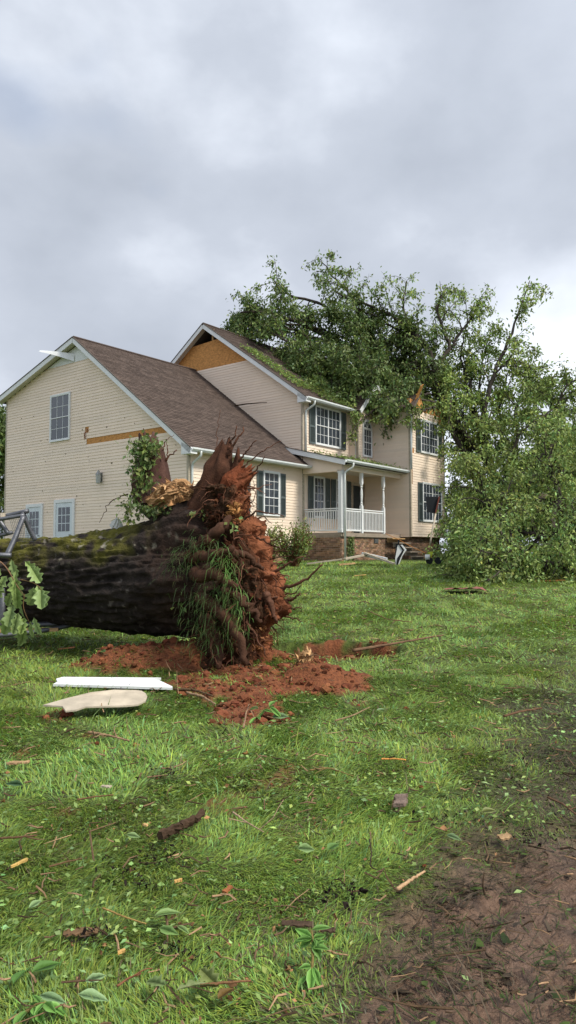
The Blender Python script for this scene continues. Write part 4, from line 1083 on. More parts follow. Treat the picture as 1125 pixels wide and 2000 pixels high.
for pts, r in (([(385, 1075, 7.75), (425, 1040, 7.6), (450, 1010, 7.7)], .085), ([(380, 1120, 7.6), (430, 1125, 7.35), (462, 1150, 7.25)], .08), ([(390, 1165, 7.55), (435, 1200, 7.3), (470, 1250, 7.2), (480, 1300, 7.15)], .075), ([(370, 1090, 7.75), (420, 1085, 7.45), (455, 1070, 7.4)], .07), ([(400, 1210, 7.6), (425, 1260, 7.4), (430, 1305, 7.3)], .07), ([(440, 1150, 7.3), (480, 1175, 7.25), (510, 1215, 7.3)], .05), ([(450, 1080, 7.45), (485, 1085, 7.5), (512, 1110, 7.6)], .045)):
    C = curve(ats(pts), 18); C[1:] += RNG.normal(0, .012, (17, 3)); b = MB(); b.tube(C, np.linspace(r, r * .4, 18), 10, (.8, .7, .62), .18); b.build('root', M['root'], upt, 'world', True)
b = MB()
for k in range(190):
    i_, j = RNG.integers(8, 165), RNG.integers(0, 190)
    if SN[i_, j, 1] > .5: continue
    S = sub(SP[i_, j] - SN[i_, j] * .05, SN[i_, j] + unit(1)[0] * .6 + (.2, 0, -.15), RNG.uniform(.12, .5), 7, .09, .30); g = RNG.choice([.6, 1., 1.5, 2.2]); b.tube(S, np.linspace(RNG.uniform(.004, .014), .002, 8), 5, (g * 1.1, g * .9, g * .8), .1, False)
for k in range(700):                                             # hair roots all over the clay
    i_, j = RNG.integers(20, 150), RNG.integers(0, 190)
    if SN[i_, j, 1] > .5: continue
    S = sub(SP[i_, j], SN[i_, j] + unit(1)[0] * .7 + (0, 0, -.3), RNG.uniform(.05, .28), 4, .15, .35); b.tube(S, np.linspace(.005, .0015, 5), 3, (.9, .7, .55), 0, False)
b.build('hair_roots', M['root'], upt, 'world', kind='stuff')
# ------------------------------------------------------------------ grass
def blades(P, L, W, ang, lean, lean2, col):
    """bent blades: base quad and tip, returns vertices, loops, loop totals, colours"""
    n = len(P); d = np.stack([np.cos(ang), np.sin(ang), np.zeros(n)], 1); s = np.stack([-np.sin(ang), np.cos(ang), np.zeros(n)], 1) * W[:, None] / 2
    up = np.array([0, 0, 1.])
    p1 = P + (d * np.sin(lean)[:, None] + up * np.cos(lean)[:, None]) * L[:, None] * .55
    p2 = p1 + (d * np.sin(lean2)[:, None] + up * np.cos(lean2)[:, None]) * L[:, None] * .45
    V_ = np.stack([P - s, P + s, p1 + s * .85, p1 - s * .85, p2], 1).reshape(-1, 3)
    i0 = np.arange(n) * 5
    F_ = np.stack([i0, i0 + 1, i0 + 2, i0 + 3, i0 + 3, i0 + 2, i0 + 4], 1).ravel()
    Lt = np.tile(np.array([4, 3], np.int32), n)
    C_ = np.repeat(np.hstack([col, np.ones((n, 1))]), 5, 0)
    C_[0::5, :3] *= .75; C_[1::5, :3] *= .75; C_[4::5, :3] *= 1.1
    return V_, F_, Lt, C_
def patch(n, y0, y1, half, Lm, Wm, seed):
    y = y0 + (y1 - y0) * RNG.random(n) ** .85; x = RNG.uniform(-1, 1, n) * (half(y))
    m = mud_m(x, y); d = dirt_m(x, y); w = wet_m(x, y)
    dens = fbm(x * 1.7, y * 1.7, o=3, s=seed) * 1.0
    keep = RNG.random(n) < np.clip(1 - .80 * m - .93 * d - .25 * w + dens * .35, .03, 1)
    for px_, py_, rx, ry, h in PIT: keep &= ((x - px_) / rx) ** 2 + ((y - py_) / ry) ** 2 > 1.15
    x, y, m, d, w = [a[keep] for a in (x, y, m, d, w)]; n = len(x)
    z = gz(x, y) - .004
    tall = fbm(x * 2.3 + 3, y * 2.3, o=3, s=seed + 1)
    L = Lm * RNG.lognormal(0, .32, n) * (1 + tall * .5) * (1 - .45 * np.maximum(m, w * .8))
    flow = fbm(x * .9, y * .9, o=3, s=seed + 2) * 5.5 + fbm(x * 3.2, y * 3.2, o=2, s=seed + 5) * 2.6
    ang = flow + RNG.normal(0, .65, n)
    lay = np.clip(.95 + .35 * fbm(x * 1.9, y * 1.9, o=2, s=seed + 3) + .35 * np.maximum(m, w), .1, 1.2)
    lean = np.clip(RNG.normal(.42, .30, n) + lay * .80, .15, 1.5); lean2 = np.clip(lean + RNG.uniform(.1, .7, n), .1, 1.75)
    g = RNG.lognormal(0, .26, n) * (1.05 + .15 * fbm(x * 1.1, y * 1.1, o=3, s=seed + 4)); yl = RNG.normal(.04, .15, n) + .10 * fbm(x * .8, y * .8, o=2, s=seed + 6)
    c = np.stack([g * (1 + yl), g, g * (1 - yl * .4)], 1)
    bl = (RNG.random(n) < .16); c[bl] *= (.95, 1.08, 2.1)                   # bluish turned blades
    st = RNG.random(n) < (.02 + .22 * sst(.12, .42, fbm(x * 2.6, y * 2.6, o=3, s=seed + 8)) + .55 * m + .34 * w); k = RNG.uniform(.5, 1.3, n)[:, None]
    c = np.where(st[:, None], k * np.array([.95, .50, 1.6]), c)
    c *= (1 - .55 * np.maximum(m, w * .7))[:, None]
    return blades(np.stack([x, y, z], 1), L, Wm * RNG.uniform(.6, 1.35, n), ang, lean, lean2, np.clip(c, .03, 3))
def join_blades(parts, name, parent=None, **k):
    off = 0; Vs, Fs, Ls, Cs = [], [], [], []
    for v, f, l, c in parts: Vs.append(v); Fs.append(f + off); Ls.append(l); Cs.append(c); off += len(v)
    me_ = bpy.data.meshes.new(name); V_ = np.vstack(Vs)
    if parent is not None:
        Mi = np.array(WM[parent.name].inverted()); V_ = V_ @ Mi[:3, :3].T + Mi[:3, 3]
    fill_mesh(me_, V_, np.concatenate(Fs), np.concatenate(Ls), np.vstack(Cs)); return link(name, me_, M['grass'], parent, **k)
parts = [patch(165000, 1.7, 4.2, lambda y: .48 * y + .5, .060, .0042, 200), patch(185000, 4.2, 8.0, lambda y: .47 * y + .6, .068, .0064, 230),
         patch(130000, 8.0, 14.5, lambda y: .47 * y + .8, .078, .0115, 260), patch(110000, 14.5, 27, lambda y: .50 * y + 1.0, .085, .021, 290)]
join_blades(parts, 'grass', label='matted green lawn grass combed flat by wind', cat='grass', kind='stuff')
# turf hanging from the old ground side of the root plate and over the pit edge
def hang(pts, n, sp, Lm, tone, outward=(-.25, -1, 0)):
    out = []
    P = np.array(ats(pts))[RNG.integers(0, len(pts), n)] + RNG.normal(0, 1, (n, 3)) * np.array(sp)
    ang = np.arctan2(outward[1], outward[0]) + RNG.normal(0, .7, n)
    L = Lm * RNG.lognormal(0, .35, n); lean = RNG.normal(1.75, .30, n); lean2 = np.clip(lean + RNG.uniform(.4, 1.1, n), 0, 3.05)
    g = tone * RNG.lognormal(0, .35, n); c = np.stack([g * .75, g, g * 1.2], 1); dd = RNG.random(n) < .28; c[dd] *= (1.15, .65, .9)
    return blades(P, L, RNG.uniform(.004, .008, n), ang, lean, lean2, c)
parts = [hang([(365, 1085, 7.75), (385, 1070, 7.7), (345, 1098, 7.85), (400, 1060, 7.65), (355, 1115, 7.75)], 300, (.08, .05, .06), .16, .42),
         hang([(432, 1085, 7.42), (445, 1100, 7.40), (452, 1120, 7.38), (446, 1150, 7.38), (455, 1170, 7.36)], 260, (.05, .04, .10), .18, .70),
         hang([(400, 1180, 7.45), (385, 1215, 7.5), (420, 1170, 7.4), (440, 1220, 7.35), (375, 1150, 7.6), (410, 1240, 7.4)], 420, (.10, .05, .11), .17, .34),
         hang([(470, 1190, 7.32), (465, 1225, 7.32), (475, 1160, 7.34)], 110, (.05, .04, .06), .15, .6),
         hang([(262, 880, 8.5), (275, 870, 8.52), (270, 910, 8.5), (280, 935, 8.5), (300, 875, 8.5), (258, 985, 8.4)], 300, (.05, .05, .06), .12, .8)]
join_blades(parts, 'hanging_turf', upt, kind='stuff')
join_blades([hang([(560, 1222, 8.55), (545, 1225, 8.5), (580, 1222, 8.6), (600, 1228, 8.9), (535, 1228, 8.6)], 320, (.10, .05, .03), .15, .8, (0, -1, 0))], 'pit_edge_grass', label='long grass tufts drooping over the edge of the root pit', cat='grass', kind='stuff')
# leaves growing on the upright stub and the bank
lv = Leaves()
def sprig_leaves(pts, n, sp, size, tone):
    P = np.array(ats(pts))[RNG.integers(0, len(pts), n)] + RNG.normal(0, 1, (n, 3)) * np.array(sp)
    lv.add(P, unit(n) + (0, -.3, -.5), unit(n) * .7 + (0, -.6, .6), size * RNG.uniform(.6, 1.3, n), size * .3 * RNG.uniform(.7, 1.2, n), leaf_cols(n, tone, .05))
sprig_leaves([(270, 880, 8.5), (285, 870, 8.5), (268, 920, 8.5), (282, 940, 8.48), (300, 872, 8.5), (290, 900, 8.5)], 420, (.06, .06, .06), .07, .75)
sprig_leaves([(262, 985, 8.4), (300, 995, 8.3), (290, 1000, 8.3)], 220, (.10, .06, .04), .06, .5)
sprig_leaves([(250, 1010, 8.35), (262, 960, 8.45)], 90, (.04, .04, .05), .06, .7)
sprig_leaves([(380, 1005, 8.0), (400, 1000, 7.95), (455, 1025, 7.6), (348, 1180, 7.8)], 45, (.03, .03, .03), .07, 1.4)
lv.build('ivy_leaves', M['leaf'], upt)

# pit and plate crumbs
# dead thatch, leaf scraps and mud crumbs trodden into the wet corner
def thatch(n, y0, y1, x0, x1, Lm, Wm):
    x, y = RNG.uniform(x0, x1, n), RNG.uniform(y0, y1, n); m_ = np.maximum(mud_m(x, y), wet_m(x, y) * .8); k = RNG.random(n) < m_ * 1.1
    x, y = x[k], y[k]; n = len(x); cl_ = sst(-.1, .35, fbm(x * 3, y * 3, o=3, s=331)); k = RNG.random(n) < .25 + .75 * cl_; x, y = x[k], y[k]; n = len(x)
    c = RNG.uniform(.25, 1., (n, 1)) * np.array([[.80, .38, 1.35]]); gr_ = RNG.random(n) < .35; c[gr_] = RNG.uniform(.2, .6, (gr_.sum(), 1)) * np.array([[.75, .8, .8]])
    ang = fbm(x * 2, y * 2, o=2, s=333) * 6 + RNG.normal(0, 1., n); le = np.clip(RNG.normal(1.36, .16, n), .5, 1.6)
    return blades(np.stack([x, y, gz(x, y) + .006], 1), Lm * RNG.lognormal(0, .4, n), Wm * RNG.uniform(.6, 1.5, n), ang, le, le + RNG.uniform(-.2, .3, n), c)
join_blades([thatch(30000, 1.7, 5.2, -.4, 3.2, .07, .0045), thatch(1800, 1.7, 4.6, -.4, 3.2, .045, .022)], 'dead_thatch', label='brown dead grass and leaf scraps trodden into the mud', cat='thatch', kind='stuff')
lv = Leaves(); n = 16000
y = 1.8 + 12 * RNG.random(n) ** 1.2; x = RNG.uniform(-1, 1, n) * (.48 * y + .4); k = RNG.random(n) < (1 - mud_m(x, y) * .95) * (1 - dirt_m(x, y) * .9) * (.25 + .75 * sst(0, .3, fbm(x * 1.4, y * 1.4, o=3, s=341))); x, y = x[k], y[k]; n = len(x)
sz = .022 * (1 + y * .06)
lv.add(np.stack([x, y, gz(x, y) + RNG.uniform(.02, .055, n)], 1), unit(n) * (1, 1, .3), unit(n) * .45 + (0, 0, 1), sz * RNG.uniform(.7, 1.5, n), sz * RNG.uniform(.28, .5, n), leaf_cols(n, 1.25, .05) * (1, 1.05, 1.1))
lv.build('clover', M['leaf'], label='small round clover and weed leaves dotted through the lawn', cat='ground cover', kind='stuff')
# soil clods
b = MB()
def clod(p, r, col):
    u_ = np.array([(-1,-1,-1),(1,-1,-1),(1,1,-1),(-1,1,-1),(-1,-1,1),(1,-1,1),(1,1,1),(-1,1,1),(0,0,1.5),(0,-1.5,0),(1.5,0,0),(0,1.5,0),(-1.5,0,0)], float) * .6
    V_ = u_ * RNG.uniform(.6, 1.3, (13, 3)) * r * np.array([1, 1, .75]) + p
    b.add(V_, [(4,5,8),(5,6,8),(6,7,8),(7,4,8),(0,1,9),(1,5,9),(5,4,9),(4,0,9),(1,2,10),(2,6,10),(6,5,10),(5,1,10),(2,3,11),(3,7,11),(7,6,11),(6,2,11),(3,0,12),(0,4,12),(4,7,12),(7,3,12)], col)
for k in range(1500):
    i_, j = RNG.integers(12, 168), RNG.integers(0, 190)
    if SN[i_, j, 1] > .6: continue
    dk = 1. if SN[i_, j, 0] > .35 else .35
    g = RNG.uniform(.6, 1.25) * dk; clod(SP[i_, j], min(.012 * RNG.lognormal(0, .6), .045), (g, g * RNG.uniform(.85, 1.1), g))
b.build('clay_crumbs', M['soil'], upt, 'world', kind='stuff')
b = MB()
xs, ys = RNG.uniform(-2.6, 1.4, 15000), RNG.uniform(5.0, 9.4, 15000); dm = dirt_m(xs, ys); k = RNG.random(15000) < np.where(dm > .25, .55, .003)
xs, ys = xs[k], ys[k]; zs = gz(xs, ys)
for x, y, z in zip(xs, ys, zs):
    r = .009 * RNG.lognormal(0, .75); g = RNG.uniform(.45, 1.25); clod(np.array([x, y, z + r * .3]), min(r, .06), (g, g * RNG.uniform(.85, 1.1), g))
xs, ys = RNG.uniform(-2.2, 1.2, 90), RNG.uniform(3.4, 6.4, 90); zs = gz(xs, ys)
for x, y, z in zip(xs, ys, zs): clod(np.array([x, y, z + .008]), .009 * RNG.lognormal(0, .5), (.9, .85, .8))
b.build('soil_clods', M['soil'], label='crumbs and clods of red clay round the root pit', cat='soil', kind='stuff')
# ------------------------------------------------------------------ loose things
def lay(pts, dz):
    P = [gp(x, y, dz) for x, y in pts]
    for p in P: p[2] = max(p[2], float(base_z(p[0], p[1])) + dz)          # a stick bridges a pit
    return P
def stick(name, pts, r0, r1, lab, cat='stick', col=(1, 1, 1), m='stick', lift=0., sides=8, twigs=0, group=None):
    P = lay(pts, r0 * .8 + .045)
    if lift: P[-1][2] += lift
    C = curve(P, 20); C[1:-1] += RNG.normal(0, r0 * .22, (18, 3)) * (1, 1, .5)
    b = MB(); b.tube(C, np.linspace(r0, r1, 20), sides, col, .30 if name == 'bark_chunk' else .06)
    for k in range(twigs):
        i_ = RNG.integers(5, 18); S = sub(C[i_], unit(1)[0] * (1, 1, .3) + (0, 0, .4), RNG.uniform(.08, .2), 4, .05); b.tube(S, np.linspace(r1, .002, 5), 4, col, 0, False)
    return b.build(name, M[m], smooth=name != 'bark_chunk', label=lab, cat=cat, group=group)
STICKS = [
 ([(690, 1281), (740, 1272), (800, 1262), (866, 1250)], .0285, .012, 'long brown branch lying from the root pit across the grass', (1.3, 1.1, 1), 2),
 ([(340, 1358), (380, 1360), (415, 1372)], .020, .012, 'dark stick lying on the red clay left of the mound', (.8, .7, .6), 1),
 ([(365, 1365), (395, 1372), (420, 1388)], .018, .010, 'pale stick beside the dark one on the clay edge', (2.2, 2.0, 1.9), 0),
 ([(475, 1435), (480, 1410), (486, 1392)], .012, .007, 'short upright looking twig below the clay spill', (2., 1.8, 1.7), 1),
 ([(655, 1421), (690, 1410), (722, 1394)], .011, .006, 'thin grey twig right of the clay spill', (2., 1.9, 1.7), 0),
 ([(172, 1445), (205, 1450), (252, 1462)], .016, .009, 'pale bent stick in the grass below the cream panel', (2.2, 2., 1.8), 2),
 ([(150, 1580), (190, 1573), (222, 1570)], .008, .005, 'small brown twig left of the charred chunk', (1.3, 1, .8), 0),
 ([(455, 1605), (478, 1625), (515, 1645)], .008, .004, 'forked whitish twig right of the bark chunk', (3., 3., 3.), 2),
 ([(0, 1658), (40, 1655), (72, 1652)], .009, .006, 'dark twig at the left photo edge', (1., .8, .7), 0),
 ([(95, 1715), (125, 1706), (160, 1698)], .007, .004, 'thin brown twig on the grass near the left edge', (1.2, 1, .8), 0),
 ([(200, 1798), (240, 1815), (285, 1830)], .006, .004, 'straight green stem with leaves at its end', (2.2, 2.1, 1.1), 0),
 ([(775, 1762), (800, 1745), (830, 1726)], .013, .007, 'whitish peeled stick beside the mud edge', (3.6, 3.3, 2.9), 0),
 ([(722, 1660), (726, 1690), (722, 1715), (735, 1720)], .006, .004, 'crooked black twig in the middle of the lawn', (.35, .35, .35), 0),
 ([(745, 1499), (770, 1498), (793, 1500)], .008, .007, 'short yellow splinter lying level on the grass', (5., 3.2, 1.4), 0),
 ([(605, 1520), (640, 1515), (690, 1532)], .008, .004, 'green grey twig right of the centre of the lawn', (1.7, 1.7, 1.), 1),
 ([(1070, 1575), (1100, 1590), (1125, 1610)], .010, .006, 'thin dark twig at the right photo edge', (1.1, .9, .8), 1),
 ([(390, 1955), (430, 1950), (490, 1945)], .008, .005, 'brown twig at the foot of the photo right of the oak leaf', (1.6, 1.2, .9), 0),
 ([(720, 1200), (760, 1218), (805, 1222)], .016, .008, 'forked bare twig on the far lawn past the pit', (1.6, 1.4, 1.1), 2),
 ([(985, 1412), (1020, 1402), (1058, 1396)], .016, .010, 'brown stick on the trampled grass at right', (1., .8, .7), 1),
 ([(228, 1955), (250, 1940), (275, 1930)], .006, .004, 'reddish twig near the bottom edge of the lawn', (1.6, 1., .8), 1),
]
for pts, r0, r1, lab, col, tw in STICKS: stick('stick', pts, r0 * (.68 if r0 < .029 else 1), r1 * (.68 if r0 < .029 else 1), lab, 'stick', col, twigs=tw)
stick('bark_chunk', [(312, 1658), (350, 1640), (385, 1622), (395, 1610)], .022, .016, 'rough dark chunk of rotten limb in the grass', 'bark', (.5, .42, .4), sides=12)
def slab(name, c, w, l, h, ang, m, lab, cat, col=(1, 1, 1), tilt=(0, 0), group=None, jag=.4):
    n = 9; top = [(-l / 2 + l * k / (n - 1), w / 2 * (1 + RNG.uniform(-jag, jag))) for k in range(n)]; bot = [(l / 2 - l * k / (n - 1), -w / 2 * (1 + RNG.uniform(-jag, jag))) for k in range(n)]
    P = np.array([(a, b_, 0) for a, b_ in top + bot]); ca, sa = math.cos(ang), math.sin(ang)
    Rm = np.array([[ca, -sa, 0], [sa, ca, 0], [0, 0, 1]]); P = P @ Rm.T
    P[:, 2] += P[:, 0] * tilt[0] + P[:, 1] * tilt[1]
    b = MB(); b.prism(P + np.array(c), (0, 0, h), col); return b.build(name, M[m], label=lab, cat=cat, group=group)
slab('bark_piece', gp(783, 1583, .05), .06, .15, .02, 1.4, 'bark', 'grey lichened slab of bark lying on the lawn', 'bark', (5, 4.4, 4.2), (.1, 0))
slab('bark_piece', gp(158, 1827, .035), .045, .13, .006, .15, 'stick', 'flat brown bark strip near the lower left', 'bark', (1.3, 1.1, .9))
slab('bark_piece', gp(580, 1815, .035), .035, .12, .006, -.05, 'stick', 'dark wood strip left of the broken sprig', 'bark', (.55, .5, .5))
slab('bark_piece', gp(640, 1824, .035), .035, .06, .006, -.1, 'stick', 'stubby dark wood bit above the broken sprig', 'bark', (.55, .5, .5))
for (x, y, w, l, a, lab, col) in ((36, 1502, .06, .20, -.3, 'torn tan splinter with frayed end near the left edge', (.9, .9, .9)), (37, 1702, .025, .10, .7, 'bright yellow wood chip on the lower left lawn', (1.3, 1.3, .8)), (284, 1629, .02, .04, -.6, 'small pale chip left of the bark chunk', (1.3, 1.3, 1.1)), (348, 1735, .02, .045, .2, 'small yellow chip in the middle of the lawn', (1.3, 1.2, .8)), (237, 1876, .02, .035, .4, 'tiny yellow chip near the bottom of the lawn', (1.3, 1.2, .8)), (207, 1550, .03, .09, -.5, 'pale grey weathered splinter on the left lawn', (1., 1.3, 1.9)), (985, 1645, .07, .08, .3, 'round pale wood knot in the wet mud edge', (.8, .8, .8)), (703, 1126, .10, .45, -.4, 'yellow splinter lying on the far lawn before the porch', (1.2, 1.1, .8)), (130, 1272, .06, .28, -.2, 'reddish split wood under the fallen trunk', (.9, .6, .5)), (445, 1755, .035, .06, .9, 'orange brown bark crumb in the centre foreground', (.7, .4, .3))):
    slab('wood_chip', gp(x, y, .045), w * .62, l * .75, .009, a, 'wood', lab, 'wood chip', col, (.15, .1), None, .4)
# small storm litter trodden into the lawn
b = MB(); n = 2400
y = 1.9 + 14 * RNG.random(n) ** 1.3; x = RNG.uniform(-1, 1, n) * (.46 * y + .3); z = gz(x, y) + .035 + RNG.uniform(0, .03, n)
for q, r_ in zip(np.stack([x, y, z], 1), RNG.random(n)):
    l = RNG.lognormal(-2.9, .5) * (1 + q[1] * .05); d = unit(1)[0] * (1, 1, .22); d /= np.linalg.norm(d); g = RNG.choice([.5, .9, 1.4, 2.4]) * RNG.uniform(.7, 1.3); w = RNG.uniform(.0015, .0042) * (1 + q[1] * .08)
    m_ = q + d * l * .5 + RNG.normal(0, l * .08, 3); b.tube([q, m_, q + d * l], [w, w * .9, w * .5], 4, (g, g * .9, g * .8), 0, False)
b.build('twig_litter', M['stick'], label='fine broken twigs strewn all over the lawn', cat='twigs', kind='stuff')
def bits(curves, n, sp, sz, col, m, name, lab, cat):
    b = MB(); Pk = []
    for k in range(n):
        c = curves[RNG.integers(len(curves))]; t = RNG.random() * (len(c) - 1); i_ = int(t); px_, py_ = np.array(c[i_]) + (np.array(c[i_ + 1]) - c[i_]) * (t - i_)
        d = ray(px_ + RNG.normal(0, sp), py_ + RNG.normal(0, sp * .5)); Pk.append(np.array([0, 0, CZ]) + d * (-CZ / (d[2] - .048 * d[1])))
    Pk = np.array(Pk); Pk[:, 2] = gz(Pk[:, 0], Pk[:, 1]) + .03 + RNG.uniform(0, .025, n)
    for q in Pk:
        d = unit(3) * sz * RNG.lognormal(0, .4); g = RNG.uniform(.5, 1.6)
        b.add([q - d[0], q + d[1] * .6, q + d[0], q - d[1] * .6, q + d[2] * .5 + (0, 0, sz * .4)], [(0, 1, 4), (1, 2, 4), (2, 3, 4), (3, 0, 4)], np.array(col) * g)
    b.build(name, m, label=lab, cat=cat, kind='stuff')
bits([[(805, 1610), (850, 1615), (890, 1600), (910, 1560)], [(205, 1700), (260, 1725), (310, 1745)], [(270, 1690), (320, 1680)], [(150, 1840), (210, 1825)], [(320, 1865), (380, 1880)], [(640, 1760), (700, 1745)], [(990, 1640), (1090, 1650)], [(1000, 1480), (1110, 1500)], [(880, 1370), (960, 1370)], [(300, 1530), (345, 1515)]], 900, 20, .007, (.6, .52, .5), M['bark'], 'black_bits', 'trails of black bark crumbs lying in the grass', 'crumbs')
bits([[(20, 1500), (560, 1450)], [(60, 1650), (700, 1600)], [(100, 1850), (600, 1800)], [(600, 1500), (1000, 1450)], [(700, 1700), (1000, 1600)], [(400, 1960), (640, 1900)]], 520, 70, .008, (2.0, 1.5, 1.1), M['stick'], 'bark_crumbs', 'brown bark and dead leaf crumbs scattered over the lawn', 'crumbs')
# white trim board with a split end and the cream half round panel
a_, c_ = gp(107, 1346, .05), gp(300, 1343, .05); e1 = gp(338, 1349, .05)
b = MB(); d = (c_ - a_) / np.linalg.norm(c_ - a_); s_ = np.cross(d, (0, 0, 1.)); wv = s_ * -.085 + np.array([0, 0, .022])
P = [a_ - wv * .8, a_ + d * .03 - wv * .2, a_ + d * .0 + wv * .5, a_ + d * .05 + wv, c_ + wv * .95, c_ + d * .06 + wv * .95, c_ + d * -.03 + wv * .6, c_ + d * .04 + wv * .4, e1 - wv * .7, e1 - wv * .95]
b.prism(P, (0, 0, .022)); b.build('trim_board', M['white'], label='bright white trim board with a split right end on the grass', cat='board')
a_, c_ = gp(84, 1408, .06), gp(272, 1388, .06); d = (c_ - a_); L_ = np.linalg.norm(d); d /= L_; s_ = np.cross((0, 0, 1.), d)
top = [(0, .02), (.25, .06), (.5, .12), (.75, .17), (1., .20), (1.06, .17), (1.09, .10), (1.09, .02), (1.05, -.08), (.95, -.17), (.8, -.22), (.6, -.23), (.4, -.20), (.3, -.24), (.2, -.22), (.18, -.10)]
V_, n = [], len(top)
for (t, w) in top: V_.append(a_ + d * L_ * t + s_ * w * .72 + np.array([0, 0, .035 + w * .20 + .04 * math.sin(min(t, 1) * 3)]))
b = MB(); b.prism(V_, (0, 0, .012)); b.build('curved_panel', M['cream'], label='cream vinyl panel with a rounded end lying on the grass', cat='panel')
# bent gate frame at the left edge
gf = empty('gate_frame', onground(10, 1240, 8.3), 0, 'bent grey pipe fence frame crushed under the trunk at left', 'fence')
PIPES = [([(-40, 1022, 8.6), (0, 1011, 8.5), (55, 998, 8.45)], .028, .6), ([(-40, 1022, 8.3), (0, 1014, 8.3), (48, 1006, 8.35)], .022, .8), ([(46, 1008, 8.3), (30, 1050, 8.2), (13, 1086, 8.1)], .030, 1.7), ([(44, 1000, 8.45), (55, 1028, 8.5), (69, 1056, 8.55)], .028, .55), ([(-20, 1000, 8.4), (0, 1018, 8.4), (17, 1044, 8.4)], .026, .6), ([(-40, 1050, 8.4), (0, 1046, 8.4), (24, 1040, 8.4)], .022, .5), ([(-30, 1084, 8.0), (0, 1084, 8.0), (22, 1085, 8.05)], .030, .5),
 ([(-40, 1222, 8.9), (60, 1220, 9.0), (120, 1219, 9.1), (172, 1208, 9.2)], .034, 1.), ([(-40, 1244, 8.6), (40, 1238, 8.7), (110, 1228, 8.9), (160, 1215, 9.1)], .028, 1.2), ([(-30, 1240, 7.9), (0, 1225, 7.9), (6, 1185, 7.9), (4, 1150, 7.95)], .030, 1.5)]
for pts, r, g in PIPES:
    b = MB(); b.tube(curve(ats(pts), 12), r, 10, (g, g, g)); b.build('pipe', M['pipe'], gf, 'world', True)
b = MB()
for k in range(14):
    p, q = at(18 + k * 3.4, 1012 - k * .6, 8.45), at(30 + k * 3.0, 1062, 8.6); b.tube([p, (p + q) / 2 + (.01, 0, 0), q], .0022, 3, None, 0, False)
    p, q = at(46 - k * 1.0, 1010 + k * 3.6, 8.45), at(60 + k * .6, 1010 + k * 3.6, 8.5); b.tube([p, q], .0022, 3, None, 0, False)
b.build('wire_mesh', M['pipe'], gf, 'world')
b = MB(); b.tube(ats([(4, 1002, 8.45), (4, 1014, 8.45)]), .038, 10); b.build('pipe_cap', M['cream'], gf, 'world')
b = MB(); b.beam(at(-30, 1232, 8.8), at(115, 1229, 8.9), .10, .04); b.build('plank', M['lumber'], label='reddish plank pinned among the crushed fence pipes', cat='plank')
b = MB(); P0 = at(222, 1030, 8.75)
for k in range(6):
    q = P0 + RNG.normal(0, .02, 3); b.add([q, q + (.07, .02, .05), q + (.05, -.02, .11), q + (-.03, 0, .05)], [(0, 1, 2, 3)])
b.build('white_scrap', M['white'], label='crumpled white scrap stuck on top of the mossy trunk', cat='scrap')

# oak leaves ----------------------------------------------------------
def oak_leaf_pts():
    half = [(0, .0), (.06, .03), (.12, .10), (.18, .20), (.23, .22), (.28, .17), (.32, .15), (.37, .24), (.44, .36), (.50, .38), (.54, .30), (.57, .22), (.62, .25), (.70, .34), (.76, .33), (.80, .22), (.85, .17), (.90, .19), (.95, .14), (1.0, .0)]
    return half
HALF = oak_leaf_pts()
OVATE = [(0, 0), (.06, .03), (.15, .13), (.28, .22), (.42, .265), (.56, .25), (.70, .19), (.82, .12), (.92, .05), (1., 0)]
def oak_leaf(p, d, nrm, L, col, cup=.15, wid=1., HALF=HALF):
    d = np.array(d, float); d /= np.linalg.norm(d); s = np.cross(d, nrm); s /= np.linalg.norm(s) + 1e-9; u = np.cross(s, d)
    n = len(HALF); mid = [p + d * L * t - u * L * cup * t * t for t, w in HALF]
    V_ = list(mid)
    for sg in (1, -1):
        V_ += [mid[k] + s * sg * HALF[k][1] * L * wid * RNG.uniform(.85, 1.15) + u * L * HALF[k][1] * .25 for k in range(n)]
    Fs = []
    for o in (n, 2 * n):
        for k in range(n - 1): Fs.append((k, k + 1, o + k + 1, o + k))
    return np.array(V_), Fs, col
br = empty('oak_branch', onground(20, 1260, 7.4), 0, 'pale green oak leaves hanging on a thin branch at the left edge', 'branch')
b = MB(); tw = curve(ats([(-40, 1085, 7.5), (-5, 1092, 7.45), (14, 1108, 7.4), (30, 1140, 7.35), (48, 1165, 7.35)]), 14); b.tube(tw, np.linspace(.009, .004, 14), 6, (1.6, 1.3, 1.2))
tw2 = curve(ats([(40, 1132, 7.35), (60, 1136, 7.35), (76, 1144, 7.35), (82, 1155, 7.35)]), 10); b.tube(tw2, np.linspace(.005, .003, 10), 5, (1.6, 1.4, 1.))
tw3 = curve(ats([(48, 1160, 7.35), (44, 1185, 7.35), (52, 1205, 7.38), (60, 1220, 7.4)]), 10); b.tube(tw3, np.linspace(.005, .003, 10), 5, (1.6, 1.4, 1.)); b.build('twig', M['stick'], br, 'world', True)
LB = [(22, 1092, .2, -.6), (48, 1096, .5, -.5), (34, 1112, -.3, -.9), (14, 1124, -.5, -.8), (30, 1128, .1, -1), (6, 1135, -.3, -1), (34, 1150, .1, -1), (22, 1156, -.4, -1), (66, 1146, -.2, -1), (80, 1148, .1, -1), (72, 1142, .2, -1), (40, 1170, .1, -1), (26, 1180, -.3, -1), (36, 1196, .0, -1), (24, 1200, -.5, -.9), (48, 1205, .1, -1), (66, 1205, .3, -1), (60, 1212, 0, -1), (42, 1216, .1, -1), (50, 1228, -.2, -1), (2, 1110, -.6, -.7), (58, 1104, .7, -.6)]
